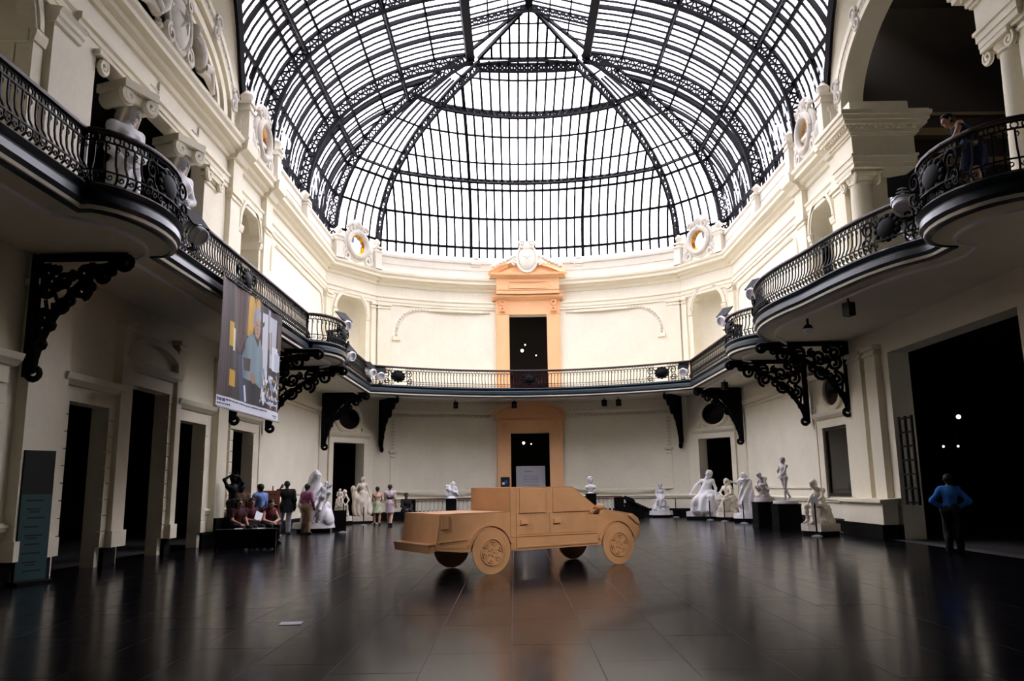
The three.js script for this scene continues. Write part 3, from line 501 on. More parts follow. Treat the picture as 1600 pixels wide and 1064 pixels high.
function oculus(label, F0, u, mat, group, depthW = 0.3) {     // scrolled round window standing on the cornice
  const o = F0.p(u, 12.66, depthW), q = F0.p(u, 12.66, depthW + 1).sub(o), turn = Math.atan2(q.x, q.z), t = thing('oculus_cartouche', label, 'ornament', [o.x, o.y, o.z], turn, group), F = flatF;
  const C = 0.95;
  const fr = new MB(); tubeOn(fr, F, arcPts(0, C, 0.62, 0.62, 0, 2 * PI, 36), 0.13, 0.1, 8); tubeOn(fr, F, arcPts(0, C, 0.8, 0.8, 0, 2 * PI, 36), 0.09, 0.02, 8); part('round_frame', fr.geom(0.8), mat, t);
  const bk = new MB(); for (let i = 0; i < 36; i++) { const f = (k, r, w) => F.p(r * cos(2 * PI * k / 36), C + r * sin(2 * PI * k / 36), w); bk.quad(f(i, 0.6, -0.06), f(i + 1, 0.6, -0.06), f(i + 1, 0.9, -0.06), f(i, 0.9, -0.06)); bk.quad(f(i, 0.55, -0.3), f(i + 1, 0.55, -0.3), f(i + 1, 0.6, 0.12), f(i, 0.6, 0.12)); } part('reveal', bk, mat, t);
  const gl = new THREE.CircleGeometry(0.6, 32); gl.translate(0, C, -0.06); part('stained_glass', gl, std('#ffffff', 0.35, { map: stainedTex, transmission: 0.75, thickness: 0 }), t, 'round yellow and white stained glass');
  const sc = new MB(); for (const s of [-1, 1]) { tubeOn(sc, F, spiral(s * 0.72, 0.28, 0.3, 0.05, PI / 2, -s * 1.4), 0.11, 0.05); tubeOn(sc, F, spiral(s * 0.42, 1.72, 0.26, 0.05, s > 0 ? 0 : PI, s * 1.3), 0.09, 0.06); dome(sc, F, s * 0.98, 0.62, 0.2, 0.36, -0.05, 0.16, 12, 4); dome(sc, F, s * 0.98, 0.2, 0.26, 0.26, -0.05, 0.2, 12, 4); } part('scrollwork', sc.geom(0.8), mat, t);
  const cr = new MB(); dome(cr, F, 0, 1.95, 0.3, 0.36, -0.08, 0.26, 16, 4); for (let i = -2; i <= 2; i++) dome(cr, F, i * 0.16, 2.02 - abs(i) * 0.1, 0.1, 0.22, 0, 0.2, 10, 3); dome(cr, F, 0, 1.62, 0.2, 0.16, 0.05, 0.2, 12, 4); part('shell_crest', cr.geom(0.8), mat, t);
  return t;
}
function finial(W, F0, u, h, w = 0.32) {                      // pedestal with a small urn, part of the parapet
  const o = F0.p(u, 12.66, w), q = F0.p(u, 12.66, w + 1).sub(o);
  const b = new MB(); b.box(0, h * 0.36, 0, 0.42, h * 0.72, 0.36); b.box(0, 0.1, 0, 0.5, 0.2, 0.44); b.box(0, h * 0.72, 0, 0.54, 0.1, 0.48); b.box(0, h * 0.6, 0.02, 0.48, 0.08, 0.4);
  const t = part('parapet_pedestal', b, M.parapet, W); t.position.copy(o); t.rotation.y = Math.atan2(q.x, q.z);
  part('urn', new MB().add(lathe([[0.001, 0], [0.16, 0], [0.12, 0.06], [0.2, 0.14], [0.22, 0.26], [0.15, 0.34], [0.1, 0.38], [0.07, 0.44], [0.001, 0.46]], 14), M4(0, h * 0.72 + 0.05, 0)).geom(0.7), M.parapet, t);
}
for (const [s, F] of [[-1, FCL], [1, FCR]]) {
  const by = s < 0 ? 'beyond the hanging portrait banner' : 'beyond the bowed balcony', W = s < 0 ? wallCL : wallCR;
  oculus('scrolled cartouche with yellow stained glass on the corner cornice ' + by, F, 0, M.stucco);
  finial(W, F, -1.3, 1.55); finial(W, F, 1.4, 1.55);
  const G = s < 0 ? FL : FR, where = s < 0 ? 'beside the lunette' : 'beside the open arch', X = s < 0 ? wallL : wallR;
  oculus('scrolled stone cartouche with a dark round opening ' + where, G, -26.3, M.stucco);
  finial(X, G, -27.85, 1.75); finial(X, G, -24.6, 2.0); finial(X, G, -32.1, 1.15);
}
for (const u of [-2.85, 2.85]) finial(wallF, FF, u, 1.15, 0.1);
// ---------------------------------------------------------------- great side arches
for (const [s, W, F] of [[-1, wallL, FL], [1, wallR, FR]]) {
  const rings = [[4.95, 3.2, 4.72, 2.98, 0.12], [4.72, 2.98, 4.42, 2.7, 0.06], [4.42, 2.7, 4.2, 2.5, 0.14], ...(s < 0 ? [[3.9, 2.2, 3.6, 1.95, 0.12], [3.3, 1.75, 3.1, 1.62, 0.1]] : [])];
  const m = new MB(), n = 44;
  for (const [a, b, c, d, w] of rings) for (let i = 0; i < n; i++) { const f = (t, r, q, ww) => F.p(ZM + r * cos(t), HS + q * sin(t), ww), t0 = PI * i / n, t1 = PI * (i + 1) / n; m.quad(f(t0, a, b, w), f(t1, a, b, w), f(t1, c, d, w), f(t0, c, d, w)); m.quad(f(t0, a, b, 0), f(t1, a, b, 0), f(t1, a, b, w), f(t0, a, b, w)); m.quad(f(t0, c, d, 0), f(t1, c, d, 0), f(t1, c, d, w), f(t0, c, d, w)); }
  part('arch_moulding', m.geom(0.5), M.trim, W);
  const k = new MB(); for (let i = 1; i < 60; i++) { const t = PI * i / 60, u = ZM + 4.57 * cos(t), v = HS + 2.84 * sin(t); dome(k, F, u, v, 0.13, 0.13, 0.05, 0.07, 8, 3); if (i % 2) tubeOn(k, F, spiral(u, v, 0.15, 0.04, t, 1.2, 10), 0.025, 0.09, 4); } part('arch_carving', k.geom(0.7), M.stucco, W);
  for (const a of [0.3, PI - 0.3, 0.95, PI - 0.95]) { const rb = new MB(), u = ZM + 4.6 * cos(a), v = HS + 2.9 * sin(a); tubeOn(rb, F, spiral(u - 0.1, v + 0.2, 0.24, 0.05, 0, 1.2), 0.06, 0.14); tubeOn(rb, F, spiral(u + 0.12, v - 0.2, 0.22, 0.05, PI, 1.2), 0.06, 0.14); dome(rb, F, u, v, 0.18, 0.26, 0.1, 0.14, 12, 4); part('ribbon_carving', rb.geom(0.7), M.stucco, W); }
}
{ // carved shield with two figures in the left lunette
  const t = thing('lunette_relief', 'carved stone shield with star and reclining figures in the half-round lunette', 'relief', [XL + 0.02, HS, ZM], PI / 2), F = flatF, m = M.stucco;
  const sh = new MB(); dome(sh, F, 0, 0.86, 0.62, 0.72, 0.1, 0.22, 30); part('shield', sh.geom(0.7), m, t);
  const st = new MB(); for (let i = 0; i < 10; i++) { const f = k => { const a = PI / 2 + k * PI / 5, r = k % 2 ? 0.14 : 0.4; return F.p(r * cos(a), 0.9 + r * sin(a), 0.3); }; st.tri(F.p(0, 0.9, 0.42), f(i), f(i + 1)); } part('star', st, m, t);
  const fr = new MB(); tubeOn(fr, F, arcPts(0, 0.86, 0.72, 0.8, 0, 2 * PI, 36), 0.09, 0.14, 8); for (const s of [-1, 1]) { tubeOn(fr, F, spiral(s * 0.6, 0.2, 0.26, 0.06, PI / 2, -s * 1.4), 0.08, 0.18); tubeOn(fr, F, spiral(s * 0.45, 1.6, 0.22, 0.05, s > 0 ? 0 : PI, s * 1.3), 0.08, 0.18); } part('scroll_frame', fr.geom(0.8), m, t);
  const lf = new MB(); for (let i = 0; i < 46; i++) { const a = h3(i, 1, 2) * 2 * PI, u = (h3(i, 5, 1) - 0.5) * 2.2, v = 0.02 + h3(i, 2, 7) * 0.28; dome(lf, F, u, v, 0.12 + 0.06 * cos(a), 0.1, 0.02, 0.16, 8, 3); } part('foliage', lf.geom(0.8), m, t);
  for (const s of [-1, 1]) { // reclining figure: head by the shield, legs out to the corner
    const f = new MB(), L = (p, r) => f.sweep(p.map(([u, v, w]) => V(s * u, v, w)), disc(1, 10), { up: V(0, 0, 1), taper: r });
    dome(f, F, s * 0.98, 1.28, 0.14, 0.16, 0.12, 0.22, 14, 5);
    L([[1.0, 1.16, 0.18], [1.1, 0.95, 0.2], [1.22, 0.66, 0.22], [1.38, 0.42, 0.2], [1.5, 0.34, 0.18]], q => 0.12 + 0.12 * sin(PI * min(1, q * 1.1)));
    L([[1.45, 0.36, 0.24], [1.85, 0.5, 0.3], [2.05, 0.28, 0.26], [2.3, 0.12, 0.2]], q => 0.17 - 0.09 * q); L([[1.4, 0.3, 0.2], [1.85, 0.3, 0.22], [2.5, 0.1, 0.16]], q => 0.16 - 0.09 * q);
    L([[1.08, 1.02, 0.22], [0.95, 0.8, 0.34], [0.78, 0.9, 0.3]], q => 0.075 - 0.03 * q); L([[1.16, 1.0, 0.18], [1.45, 0.85, 0.26], [1.5, 0.6, 0.3]], q => 0.075 - 0.03 * q);
    part('reclining_figure', f.geom(0.9), m, t);
  }
}
// columns of the great arch on the right, with their entablature
function ionicCapital(m, x, y, z, r, turn = 0) { m.box(x, y + 0.3, z, r * 2.9, 0.1, r * 2.9, turn); for (const a of [0, PI]) for (const s of [-1, 1]) { const q = new MB(); tubeOn(q, flatF, spiral(s * r * 1.15, 0.12, r * 0.55, r * 0.08, PI / 2, -s * 1.6), r * 0.16, r * 1.1); m.add(q.geom(), M4(x, y, z, turn + a)); } m.add(lathe([[r * 0.9, 0], [r * 1.12, 0.04], [r * 1.05, 0.1], [r * 1.25, 0.2], [r * 1.25, 0.26]], 18), M4(x, y, z)); }
for (const z of [-23.55, -15.75]) {
  const t = thing('arch_column', 'smooth round stone column with a scrolled capital under the open arch', 'column', [XR + 0.15, 6.4, z], 0, 'columns of the open arch');
  part('shaft', new MB().add(lathe([[0.001, 0.3], [0.36, 0.3], [0.37, 1.6], [0.31, 4.15], [0.34, 4.2], [0.001, 4.22]], 24)).geom(0.6), M.trim, t);
  const b = new MB(); b.box(0, 0.1, 0, 0.96, 0.2, 0.96); b.add(lathe([[0.46, 0.2], [0.48, 0.26], [0.4, 0.32], [0.38, 0.4]], 20)); part('base', b, M.trim, t);
  const c = new MB(); ionicCapital(c, 0, 4.15, 0, 0.33, PI / 2); part('capital', c.geom(0.6), M.trim, t);
}
for (const [z0, z1] of [[-24.3, -22.9], [-16.3, -14.9]]) { // blocks carried by the columns
  const m = new MB(); for (const [v0, v1, k] of [[10.95, 11.1, 0], [11.1, 11.28, 0.03], [11.28, 11.36, 0.07], [11.36, 11.95, 0], [11.95, 12.02, 0.06], [12.02, 12.14, 0.12], [12.22, 12.34, 0.3], [12.34, 12.48, 0.36], [12.48, 12.6, 0.42], [12.6, 12.66, 0.36], [12.66, 13.1, -0.05]]) fbox(m, FR, z0 - k, z1 + k, v0, v1, -1.6 - k, 0.3 + k);
  fbox(m, FR, z0 - 0.13, z1 + 0.13, 12.14, 12.22, -1.7, 0.43); for (let u = z0 - 0.1; u < z1 + 0.1; u += 0.16) fbox(m, FR, u, u + 0.09, 12.13, 12.22, 0.43, 0.52); for (let w = -1.6; w < 0.4; w += 0.16) fbox(m, FR, z1 + 0.13, z1 + 0.22, 12.13, 12.22, w, w + 0.09); part('impost_block', m, M.trim, wallR);
  const p = new MB(); fbox(p, FR, z0 + (z0 < -20 ? -0.1 : 0.9), z0 + (z0 < -20 ? 0.5 : 1.5), 6.4, 10.95, -1.6, -0.2); part('arch_pier', p, M.trim, wallR);
}
{ // inner walls of the room beyond the right arch
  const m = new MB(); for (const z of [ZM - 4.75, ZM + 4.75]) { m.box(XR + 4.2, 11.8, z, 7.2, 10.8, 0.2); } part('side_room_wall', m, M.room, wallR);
  const k = new MB(), F = { p: (u, v, w) => V(XR + 0.6 + u, v, ZM - 4.65 + w) };
  for (const [v0, v1, w] of [[8.9, 9.0, 0.06], [9.5, 9.62, 0.1], [10.9, 11.05, 0.12], [11.5, 11.7, 0.2], [12.4, 12.65, 0.34], [13.2, 13.3, 0.08]]) fbox(k, F, 0, 7, v0, v1, 0, w); fpath(k, F, arcPts(1.9, 7.7, 1.0, 1.0, 0, PI, 20), [[-0.14, 0], [-0.14, 0.1], [0.1, 0.1], [0.1, 0]]); part('side_room_moulding', k, std('#6b5a3c', 0.8), wallR);
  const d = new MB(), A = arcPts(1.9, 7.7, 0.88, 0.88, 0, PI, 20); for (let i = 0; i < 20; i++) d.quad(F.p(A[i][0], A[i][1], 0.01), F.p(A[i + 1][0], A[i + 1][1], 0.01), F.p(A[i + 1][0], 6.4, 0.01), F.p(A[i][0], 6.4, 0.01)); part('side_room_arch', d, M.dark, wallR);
}
{ // portico in the left wall: scrolled pilasters and a beam
  for (const [a, b] of [[-22.95, -22.0], [-15.95, -15.75]]) { if (a < -20) pilaster(wallL, FL, a, b, 6.4, 10.7, 0.12); const c = new MB(); for (const u of a < -20 ? [a + 0.02, b - 0.02] : [a + 0.02]) tubeOn(c, FL, spiral(u, 10.62, 0.2, 0.03, PI / 2, u < (a + b) / 2 ? 1.6 : -1.6), 0.06, 0.22); fbox(c, FL, a - 0.1, b + 0.1, 10.78, 10.9, 0, 0.3); fbox(c, FL, a + 0.1, b - 0.1, 10.62, 10.78, 0, 0.26); part('scroll_capital', c, M.trim, wallL); }
  const bm = new MB(); fmould(bm, FL, -23.3, -15.0, [[0, 10.98], [0.12, 10.98], [0.12, 11.08], [0.16, 11.08], [0.16, 11.2], [0.22, 11.24], [0.22, 11.36], [0, 11.4]]); part('portico_beam', bm, M.trim, wallL);
  for (const u of [-21.6, -19.0]) { const g = new MB(); fbox(g, FL, u, u + 0.45, 11.6, 11.63, 0.01, 0.05); fbox(g, FL, u, u + 0.03, 11.6, 11.9, 0.01, 0.05); part('wall_hook', g, M.stucco, wallL); }
  const near = new MB(); fbox(near, FL, -15.75, -14.2, 6.4, 10.98, 0, 0.16); fmould(near, FL, -15.1, -14.15, [[0, 10.6], [0.22, 10.62], [0.24, 10.7], [0.28, 10.74], [0.28, 10.84], [0.34, 10.92], [0, 10.98]]); part('pier_face', near, M.wall, wallL);
}
// ---------------------------------------------------------------- ground-floor openings
DOORS.forEach(([a, b, h], i) => {
  const m = new MB(), W = wallL, F = FL;
  for (const [p, q, s] of [[a - 0.28, a, -1], [b, b + 0.28, 1]]) { for (let v = 0.42; v < h - 0.05; v += 0.34) fbox(m, F, p, q, v, min(h, v + 0.32), 0, 0.09); }
  part('quoin_jamb', m, M.trim, W);
  const l = new MB(); fbox(l, F, a - 0.28, b + 0.28, h, h + 0.3, 0, 0.1); fmould(l, F, a - 0.42, b + 0.42, [[0, h + 0.3], [0.14, h + 0.32], [0.24, h + 0.42], [0.28, h + 0.54], [0, h + 0.58]]); if (i === 1) fpath(l, F, arcPts((a + b) / 2, h + 0.58, 1.45, 0.55, 0, PI, 16), [[-0.12, 0], [-0.12, 0.24], [0.06, 0.2], [0.06, 0]]); part('door_head', l, M.trim, W);
});
for (const [a, b] of [[-24.7, -23.9], [-18.4, -17.85], [-21.15, -20.85], [-15.7, -14.4]]) pilaster(wallL, FL, a, b, 0.4, 5.5, 0.2, 'pier');
for (const [a, b] of [[-25.2, -24.0], [-23.7, -23.0]]) { pilaster(wallR, FR, a, b, 0.4, 5.5, 0.2, 'pier'); }
{ const p = new MB(); fbox(p, FR, -25.4, -22.7, 0.4, 0.95, 0.08, 0.5); fmould(p, FR, -25.5, -22.6, [[0, 0.95], [0.54, 0.95], [0.6, 1.0], [0.6, 1.08], [0, 1.12]]); part('pedestal_course', p, M.trim, wallR); const q = new MB(); fbox(q, FR, -25.42, -22.68, 0, 0.4, 0.02, 0.56); part('pedestal_plinth', q, M.plinth, wallR); }
{ // glazed display window in the right wall
  const w = struct('window_1', null), F = FR, f = new MB();
  for (const [a, b, c, d] of [[-27.65, -27.55, 1.12, 3.4], [-25.75, -25.65, 1.12, 3.4], [-27.65, -25.65, 3.3, 3.4], [-27.65, -25.65, 1.12, 1.22]]) fbox(f, F, a, b, c, d, -0.12, 0.03);
  part('window_frame', f, std('#20150f', 0.5), w); const g = new MB(); fbox(g, F, -27.55, -25.75, 1.22, 3.3, -0.02, -0.01); part('pane', g, std('#0a0c0e', 0.06), w);
  const sr = new MB(); for (const [a, b, c, d] of [[-27.95, -27.65, 1.08, 3.4], [-25.65, -25.35, 1.08, 3.4], [-27.95, -25.35, 3.4, 3.66]]) fbox(sr, F, a, b, c, d, 0, 0.1); fmould(sr, F, -28.1, -25.2, [[0, 3.66], [0.14, 3.68], [0.24, 3.78], [0.28, 3.9], [0, 3.94]]); part('window_surround', sr, M.trim, w);
  const ov = new MB(); fpath(ov, F, arcPts(-26.65, 4.6, 0.7, 0.5, 0, 2 * PI, 32).slice(0, 32), [[-0.18, 0], [-0.18, 0.1], [-0.08, 0.15], [0, 0.1], [0, 0]], true); part('oval_frame', ov, M.trim, w);
  const og = new MB(), P = arcPts(-26.65, 4.6, 0.7, 0.5, 0, 2 * PI, 32); for (let i = 0; i < 32; i++) og.tri(F.p(-26.65, 4.6, 0.02), F.p(P[i][0], P[i][1], 0.02), F.p(P[i + 1][0], P[i + 1][1], 0.02)); part('oval_window', og, std('#05070b', 0.12), w);
}
{ // black lattice door beside the right pier
  const t = thing('lattice_gate', 'black iron gate with square panes beside the right hand pier', 'gate', [XR - 0.02, 0.95, -22.55], 0), m = new MB();
  for (let k = 0; k < 3; k++) m.box(0.1, 1.2, 0.1 + k * 0.35, 0.06, 2.4, 0.06); part('upright', m, M.railIron, t); for (let v = 0.06; v < 2.5; v += 0.38) part('crossbar', new MB().box(0.1, v, 0.45, 0.05, 0.05, 0.76), M.railIron, t);
}
// ---------------------------------------------------------------- gallery with iron railings
const BF = 6.4;                                              // gallery floor
const bulge = (z0, c, hz, hx, sx, n = 14) => range(n + 1, i => { const a = PI * i / n; return [sx * hx * sin(a), c + hz * cos(a)]; });
const xl = -6.78, xr = 8.4;
const railL = { near: [[xl, -6], [xl, -11.95]], bow1: bulge(0, -13.35, 1.4, 0.72, 1).map(([x, z]) => [xl + x, z]), mid: [[xl, -14.75], [xl, -25.9]], bow2: bulge(0, -27.4, 1.5, 0.85, 1).map(([x, z]) => [xl + x, z]), far: [[xl, -28.9], [xl, -37.4]] };
const spline = pts => new THREE.CatmullRomCurve3(pts.map(([x, z]) => V(x, 0, z))).getPoints(36).map(p => [p.x, p.z]);
const railR = { near: [[xr, -6], [xr, -11.95]], bow1: bulge(0, -13.35, 1.4, 0.95, -1).map(([x, z]) => [xr + x, z]), wide: spline([[8.4, -14.75], [8.37, -15.4], [8.06, -15.97], [7.76, -16.85], [7.54, -18.07], [7.36, -19.7], [7.17, -20.9], [7.12, -22.3], [7.37, -23.6], [7.9, -24.6], [8.4, -25.4]]), bow2: bulge(0, -27.3, 1.6, 0.84, -1).map(([x, z]) => [xr + x, z]), far: [[xr, -28.9], [xr, -37.35]] };
const far = range(25, i => { const u = lerp(-1, 1, i / 24); return [lerp(xl, xr, i / 24), -39.93 + (39.93 - 37.38) * u * u]; });
const front = [...railL.near, ...railL.bow1, ...railL.mid, ...railL.bow2, ...railL.far, ...far.slice(1, -1), ...[...railR.far].reverse(), ...[...railR.bow2].reverse(), ...[...railR.wide].reverse(), ...[...railR.bow1].reverse(), ...[...railR.near].reverse()].filter((p, i, a) => !i || hyp(p[0] - a[i - 1][0], p[1] - a[i - 1][1]) > 0.02);
{
  const g = struct('balcony_floor', null), F3 = front.map(([x, z]) => V(x, BF, z));
  const offs = F3.map((p, i) => { const a = F3[max(0, i - 1)], b = F3[min(F3.length - 1, i + 1)], t = b.clone().sub(a).normalize(); return p.clone().add(t.cross(V(0, 1, 0)).multiplyScalar(0.04)); });
  const back = []; back.push([XL, -6]); back.push([XL, ZA]); back.push([XC - HB, ZB]); for (let i = 1; i < 16; i++) { const p = FF.p(lerp(-UB, UB, i / 16), 0, 0); back.push([p.x, p.z]); } back.push([XC + HB, ZB], [XR, ZA], [XR, -6]);
  const sh = new THREE.Shape([...back, ...offs.map(p => [p.x, p.z]).reverse()].map(([x, z]) => new THREE.Vector2(x, -z)));
  const ex = new THREE.ExtrudeGeometry(sh, { depth: 0.34, bevelEnabled: false }); ex.rotateX(-PI / 2); ex.translate(0, BF - 0.42, 0);
  part('slab', new MB().add(ex), M.wall, g);
  part('fascia', new MB().sweep(offs, [[-0.12, 0.0], [0.06, 0.0], [0.1, -0.04], [0.06, -0.09], [0.02, -0.12], [0.05, -0.18], [0.06, -0.3], [0.0, -0.36], [-0.05, -0.44], [-0.12, -0.46]]).geom(0.3), M.teal, g, 'dark blue green moulded edge');
  part('floor_edge', new MB().sweep(offs, [[-0.3, -0.09], [0.04, -0.09], [0.04, 0.02], [-0.3, 0.02]]), M.teal, g);
  const inn = offs.map((p, i) => { const a = offs[max(0, i - 1)], b = offs[min(offs.length - 1, i + 1)], t = b.clone().sub(a).normalize(); return p.clone().add(t.cross(V(0, 1, 0)).multiplyScalar(-0.5)).setY(BF - 0.5); });
  part('lighting_track', new MB().sweep(inn, rect(0.05, 0.06)), M.white, g);
}
// one baluster: bar, ring above, swelling foot with a scroll
const balG = (() => {
  const m = new MB(), up = V(1, 0, 0);
  m.sweep([[0.72, 0], [0.5, 0], [0.36, 0.02], [0.26, 0.07], [0.17, 0.1], [0.08, 0.08], [0.02, 0.02]].map(([y, z]) => V(0, y, z)), rect(0.024, 0.03), { up });
  m.sweep(range(12, i => V(0.055 * cos(i * PI / 6), 0.79 + 0.055 * sin(i * PI / 6), 0)), rect(0.02, 0.022), { up: V(0, 0, 1), closed: true });
  m.sweep(spiral(0.07, 0.11, 0.055, 0.015, PI, 1.1, 9).map(([x, y]) => V(x, y, 0.1)), rect(0.016, 0.022), { up: V(0, 0, 1) });
  m.sweep([[0.03, 0.6], [0.055, 0.64], [0.03, 0.68], [0, 0.66]].map(([x, y]) => V(x, y, 0)), rect(0.016, 0.02), { up: V(0, 0, 1) });
  return m.geom();
})();
const medG = (() => { // oval boss between scrolls
  const m = new MB(), F = flatF; dome(m, F, 0, 0.45, 0.3, 0.24, 0.02, 0.1, 18, 4); for (let i = 0; i < 12; i++) { const a = i * PI / 6; dome(m, F, 0.3 * cos(a), 0.45 + 0.24 * sin(a), 0.09, 0.07, 0.02, 0.06, 8, 3); }
  for (const s of [-1, 1]) { tubeOn(m, F, spiral(s * 0.55, 0.55, 0.2, 0.04, s > 0 ? PI : 0, -s * 1.5), 0.022, 0.02, 5); tubeOn(m, F, spiral(s * 0.6, 0.25, 0.16, 0.03, s > 0 ? PI : 0, s * 1.4), 0.022, 0.04, 5); }
  return m.geom(0.6);
})();
function railing(label, pts, meds = [], group) {
  const P = pts.map(([x, z]) => V(x, BF, z)), L = [0]; for (let i = 1; i < P.length; i++) L.push(L[i - 1] + P[i].distanceTo(P[i - 1]));
  const T = L[L.length - 1], at = d => { let i = L.findIndex(v => v >= d); if (i < 1) i = 1; const t = P[i].clone().sub(P[i - 1]).normalize(); return [P[i - 1].clone().lerp(P[i], (d - L[i - 1]) / (L[i] - L[i - 1])), t]; };
  const c = at(T / 2)[0], t = thing('balcony_railing', label, 'railing', [c.x, BF, c.z], 0, group), Q = P.map(p => p.clone().sub(c));
  const y = h => Q.map(p => p.clone().setY(h));
  part('handrail', new MB().sweep(y(0.9), [[-0.06, -0.03], [0.06, -0.03], [0.065, 0.0], [0.05, 0.03], [-0.05, 0.03], [-0.065, 0.0]]), M.handrail, t, 'dark reddish brown handrail');
  for (const [h, w] of [[0.85, 0.03], [0.73, 0.035], [0.025, 0.05]]) part('cross_rail', new MB().sweep(y(h), rect(w, 0.025)), M.railIron, t);
  part('cross_rail', new MB().sweep(y(0.2).map((p, i) => { const a = Q[max(0, i - 1)], b = Q[min(Q.length - 1, i + 1)], n = b.clone().sub(a).normalize().cross(V(0, 1, 0)); return p.add(n.multiplyScalar(0.1)); }), rect(0.025, 0.025)), M.railIron, t);
  const n = Math.round(T / 0.16);
  for (let i = 0; i <= n; i++) {
    const d = clamp(T * i / n, 0.001, T - 0.001); if (meds.some(q => abs(q * T - d) < 0.34)) continue;
    const [p, tg] = at(d), m = part('baluster', balG, M.railIron, t); m.position.copy(p.sub(c)); m.rotation.y = Math.atan2(-tg.z, tg.x) + PI; const nrm = tg.clone().cross(V(0, 1, 0)); m.rotation.y = Math.atan2(nrm.x, nrm.z);
  }
  for (const q of meds) { const [p, tg] = at(q * T), m = part('medallion', medG, M.bracket, t, 'dark oval medallion between scrolls'), nrm = tg.clone().cross(V(0, 1, 0)); m.position.copy(p.sub(c)); m.rotation.y = Math.atan2(nrm.x, nrm.z); }
  for (const d of [0.001, T - 0.001]) { const [p] = at(d); p.sub(c); part('newel', new MB().box(p.x, 0.45, p.z, 0.07, 0.9, 0.07), M.railIron, t); }
}
const rv = a => [...a].reverse();
railing('straight iron railing beside the tall pale pier of the portico', railL.near, []);
railing('rounded iron railing of the small bow in front of the caryatids', railL.bow1, [0.5]);
railing('long straight iron railing above the hanging portrait banner', railL.mid, [0.45]);
railing('rounded iron railing of the small bow just beyond the portrait banner', railL.bow2, [0.5]);
railing('short straight iron railing leading to the corner beyond the banner', railL.far, []);
railing('long curved iron railing in front of the upper peach doorway', far, [0.09, 0.5, 0.91]);
railing('short straight iron railing leading to the corner beyond the bowed balcony', rv(railR.far), []);
railing('rounded iron railing of the small bow partly behind the wide bow', rv(railR.bow2), [0.5]);
railing('wide sweeping iron railing of the big bow under the open arch column', rv(railR.wide), [0.15, 0.86]);
railing('rounded iron railing that a woman leans on', rv(railR.bow1), [0.5]);
railing('straight iron railing beside the column with scrolled capital', rv(railR.near), []);
// scrolled iron brackets under the gallery
function bracketGeom(L, D, web) {
  const m = new MB(), F = flatF, c = t => { const a = t * PI / 2; return [0.12 + (L - 0.12) * (1 - cos(a)) ** 0.8, -D + (D - 0.1) * sin(a)]; };
  tubeOn(m, F, [[0.05, 0], [L, 0]], 0.08, 0, 6); tubeOn(m, F, [[0.06, 0], [0.06, -D]], 0.1, 0, 6); tubeOn(m, F, range(17, i => c(i / 16)), 0.08, 0, 6); tubeOn(m, F, spiral(0.16, -D - 0.06, 0.17, 0.04, PI / 2, 1.3, 16), 0.06, 0, 6); tubeOn(m, F, spiral(L - 0.02, -0.1, 0.16, 0.04, PI, 1.3, 16), 0.06, 0, 6);
  for (const [x, k] of [[0.14, 0.8], [0.32, 0.62], [0.32, 0.25], [0.54, 0.42], [0.55, 0.15], [0.76, 0.2], [0.16, 0.4], [0.14, 0.15]]) { const r = 0.2 * (L / 2.2), u = x * L, v = -k * D * 0.62 - 0.1; tubeOn(m, F, spiral(u, v, r, 0.04, x * 9, 1.6, 18), 0.055, 0, 5); tubeOn(m, F, spiral(u + r * 0.9, v + r * 0.5, r * 0.6, 0.03, x * 5, -1.3, 12), 0.045, 0, 5); }
  for (let i = 0; i < 7; i++) { const [u, v] = c(0.15 + 0.12 * i); tubeOn(m, F, [[u, v], [u * 0.7, v * 0.55 - 0.1]], 0.04, 0, 4); dome(m, F, u, v, 0.12, 0.12, -0.06, 0.16, 8, 3); }
  if (web) for (let i = 0; i < 16; i++) { const [a, b] = c(i / 16), [d, e] = c((i + 1) / 16); for (const w of [-0.02, 0.02]) m.quad(F.p(a * web, b, w), F.p(d * web, e, w), F.p(d * web, -0.02, w), F.p(a * web, -0.02, w)); }
  return m.geom(0.6);
}
const brA = bracketGeom(2.05, 2.35, 0.85), brB = bracketGeom(2.75, 2.1, 0);
function bracket(F, u, g, label, group) {
  const o = F.p(u, BF - 0.5, 0.13), d = F.p(u, BF - 0.5, 1).sub(o), t = thing('balcony_bracket', label, 'bracket', [o.x, o.y, o.z], Math.atan2(-d.z, d.x), group);
  part('scrolled_arm', g, M.bracket, t); part('wall_plate', new MB().box(0.02, -1.1, 0, 0.05, 2.3, 0.24), M.bracket, t);
}
bracket(FL, ZA + 0.4, brA, 'black scrolled iron bracket at the corner beside the hooded marble group'); bracket(FR, ZA + 0.4, brA, 'black scrolled iron bracket at the corner above the large seated marble man');
bracket(FF, -UB + 0.35, brA, 'black scrolled bracket left of the pale far wall panel behind the women'); bracket(FF, UB - 0.35, brA, 'black scrolled bracket on the far wall above the lone seated marble');
for (const [F, w] of [[FL, 'left'], [FR, 'right']]) {
  bracket(F, -28.7, brB, w === 'left' ? 'big openwork iron bracket under the bow just past the banner' : 'big openwork iron bracket over the standing marble nude');
  bracket(F, -25.0, brB, w === 'left' ? 'black iron bracket partly behind the hanging banner' : 'black iron bracket above the dark display window');
}
bracket(FL, -14.4, bracketGeom(1.7, 2.1, 0), 'black iron bracket above the tall narrow sign panel');
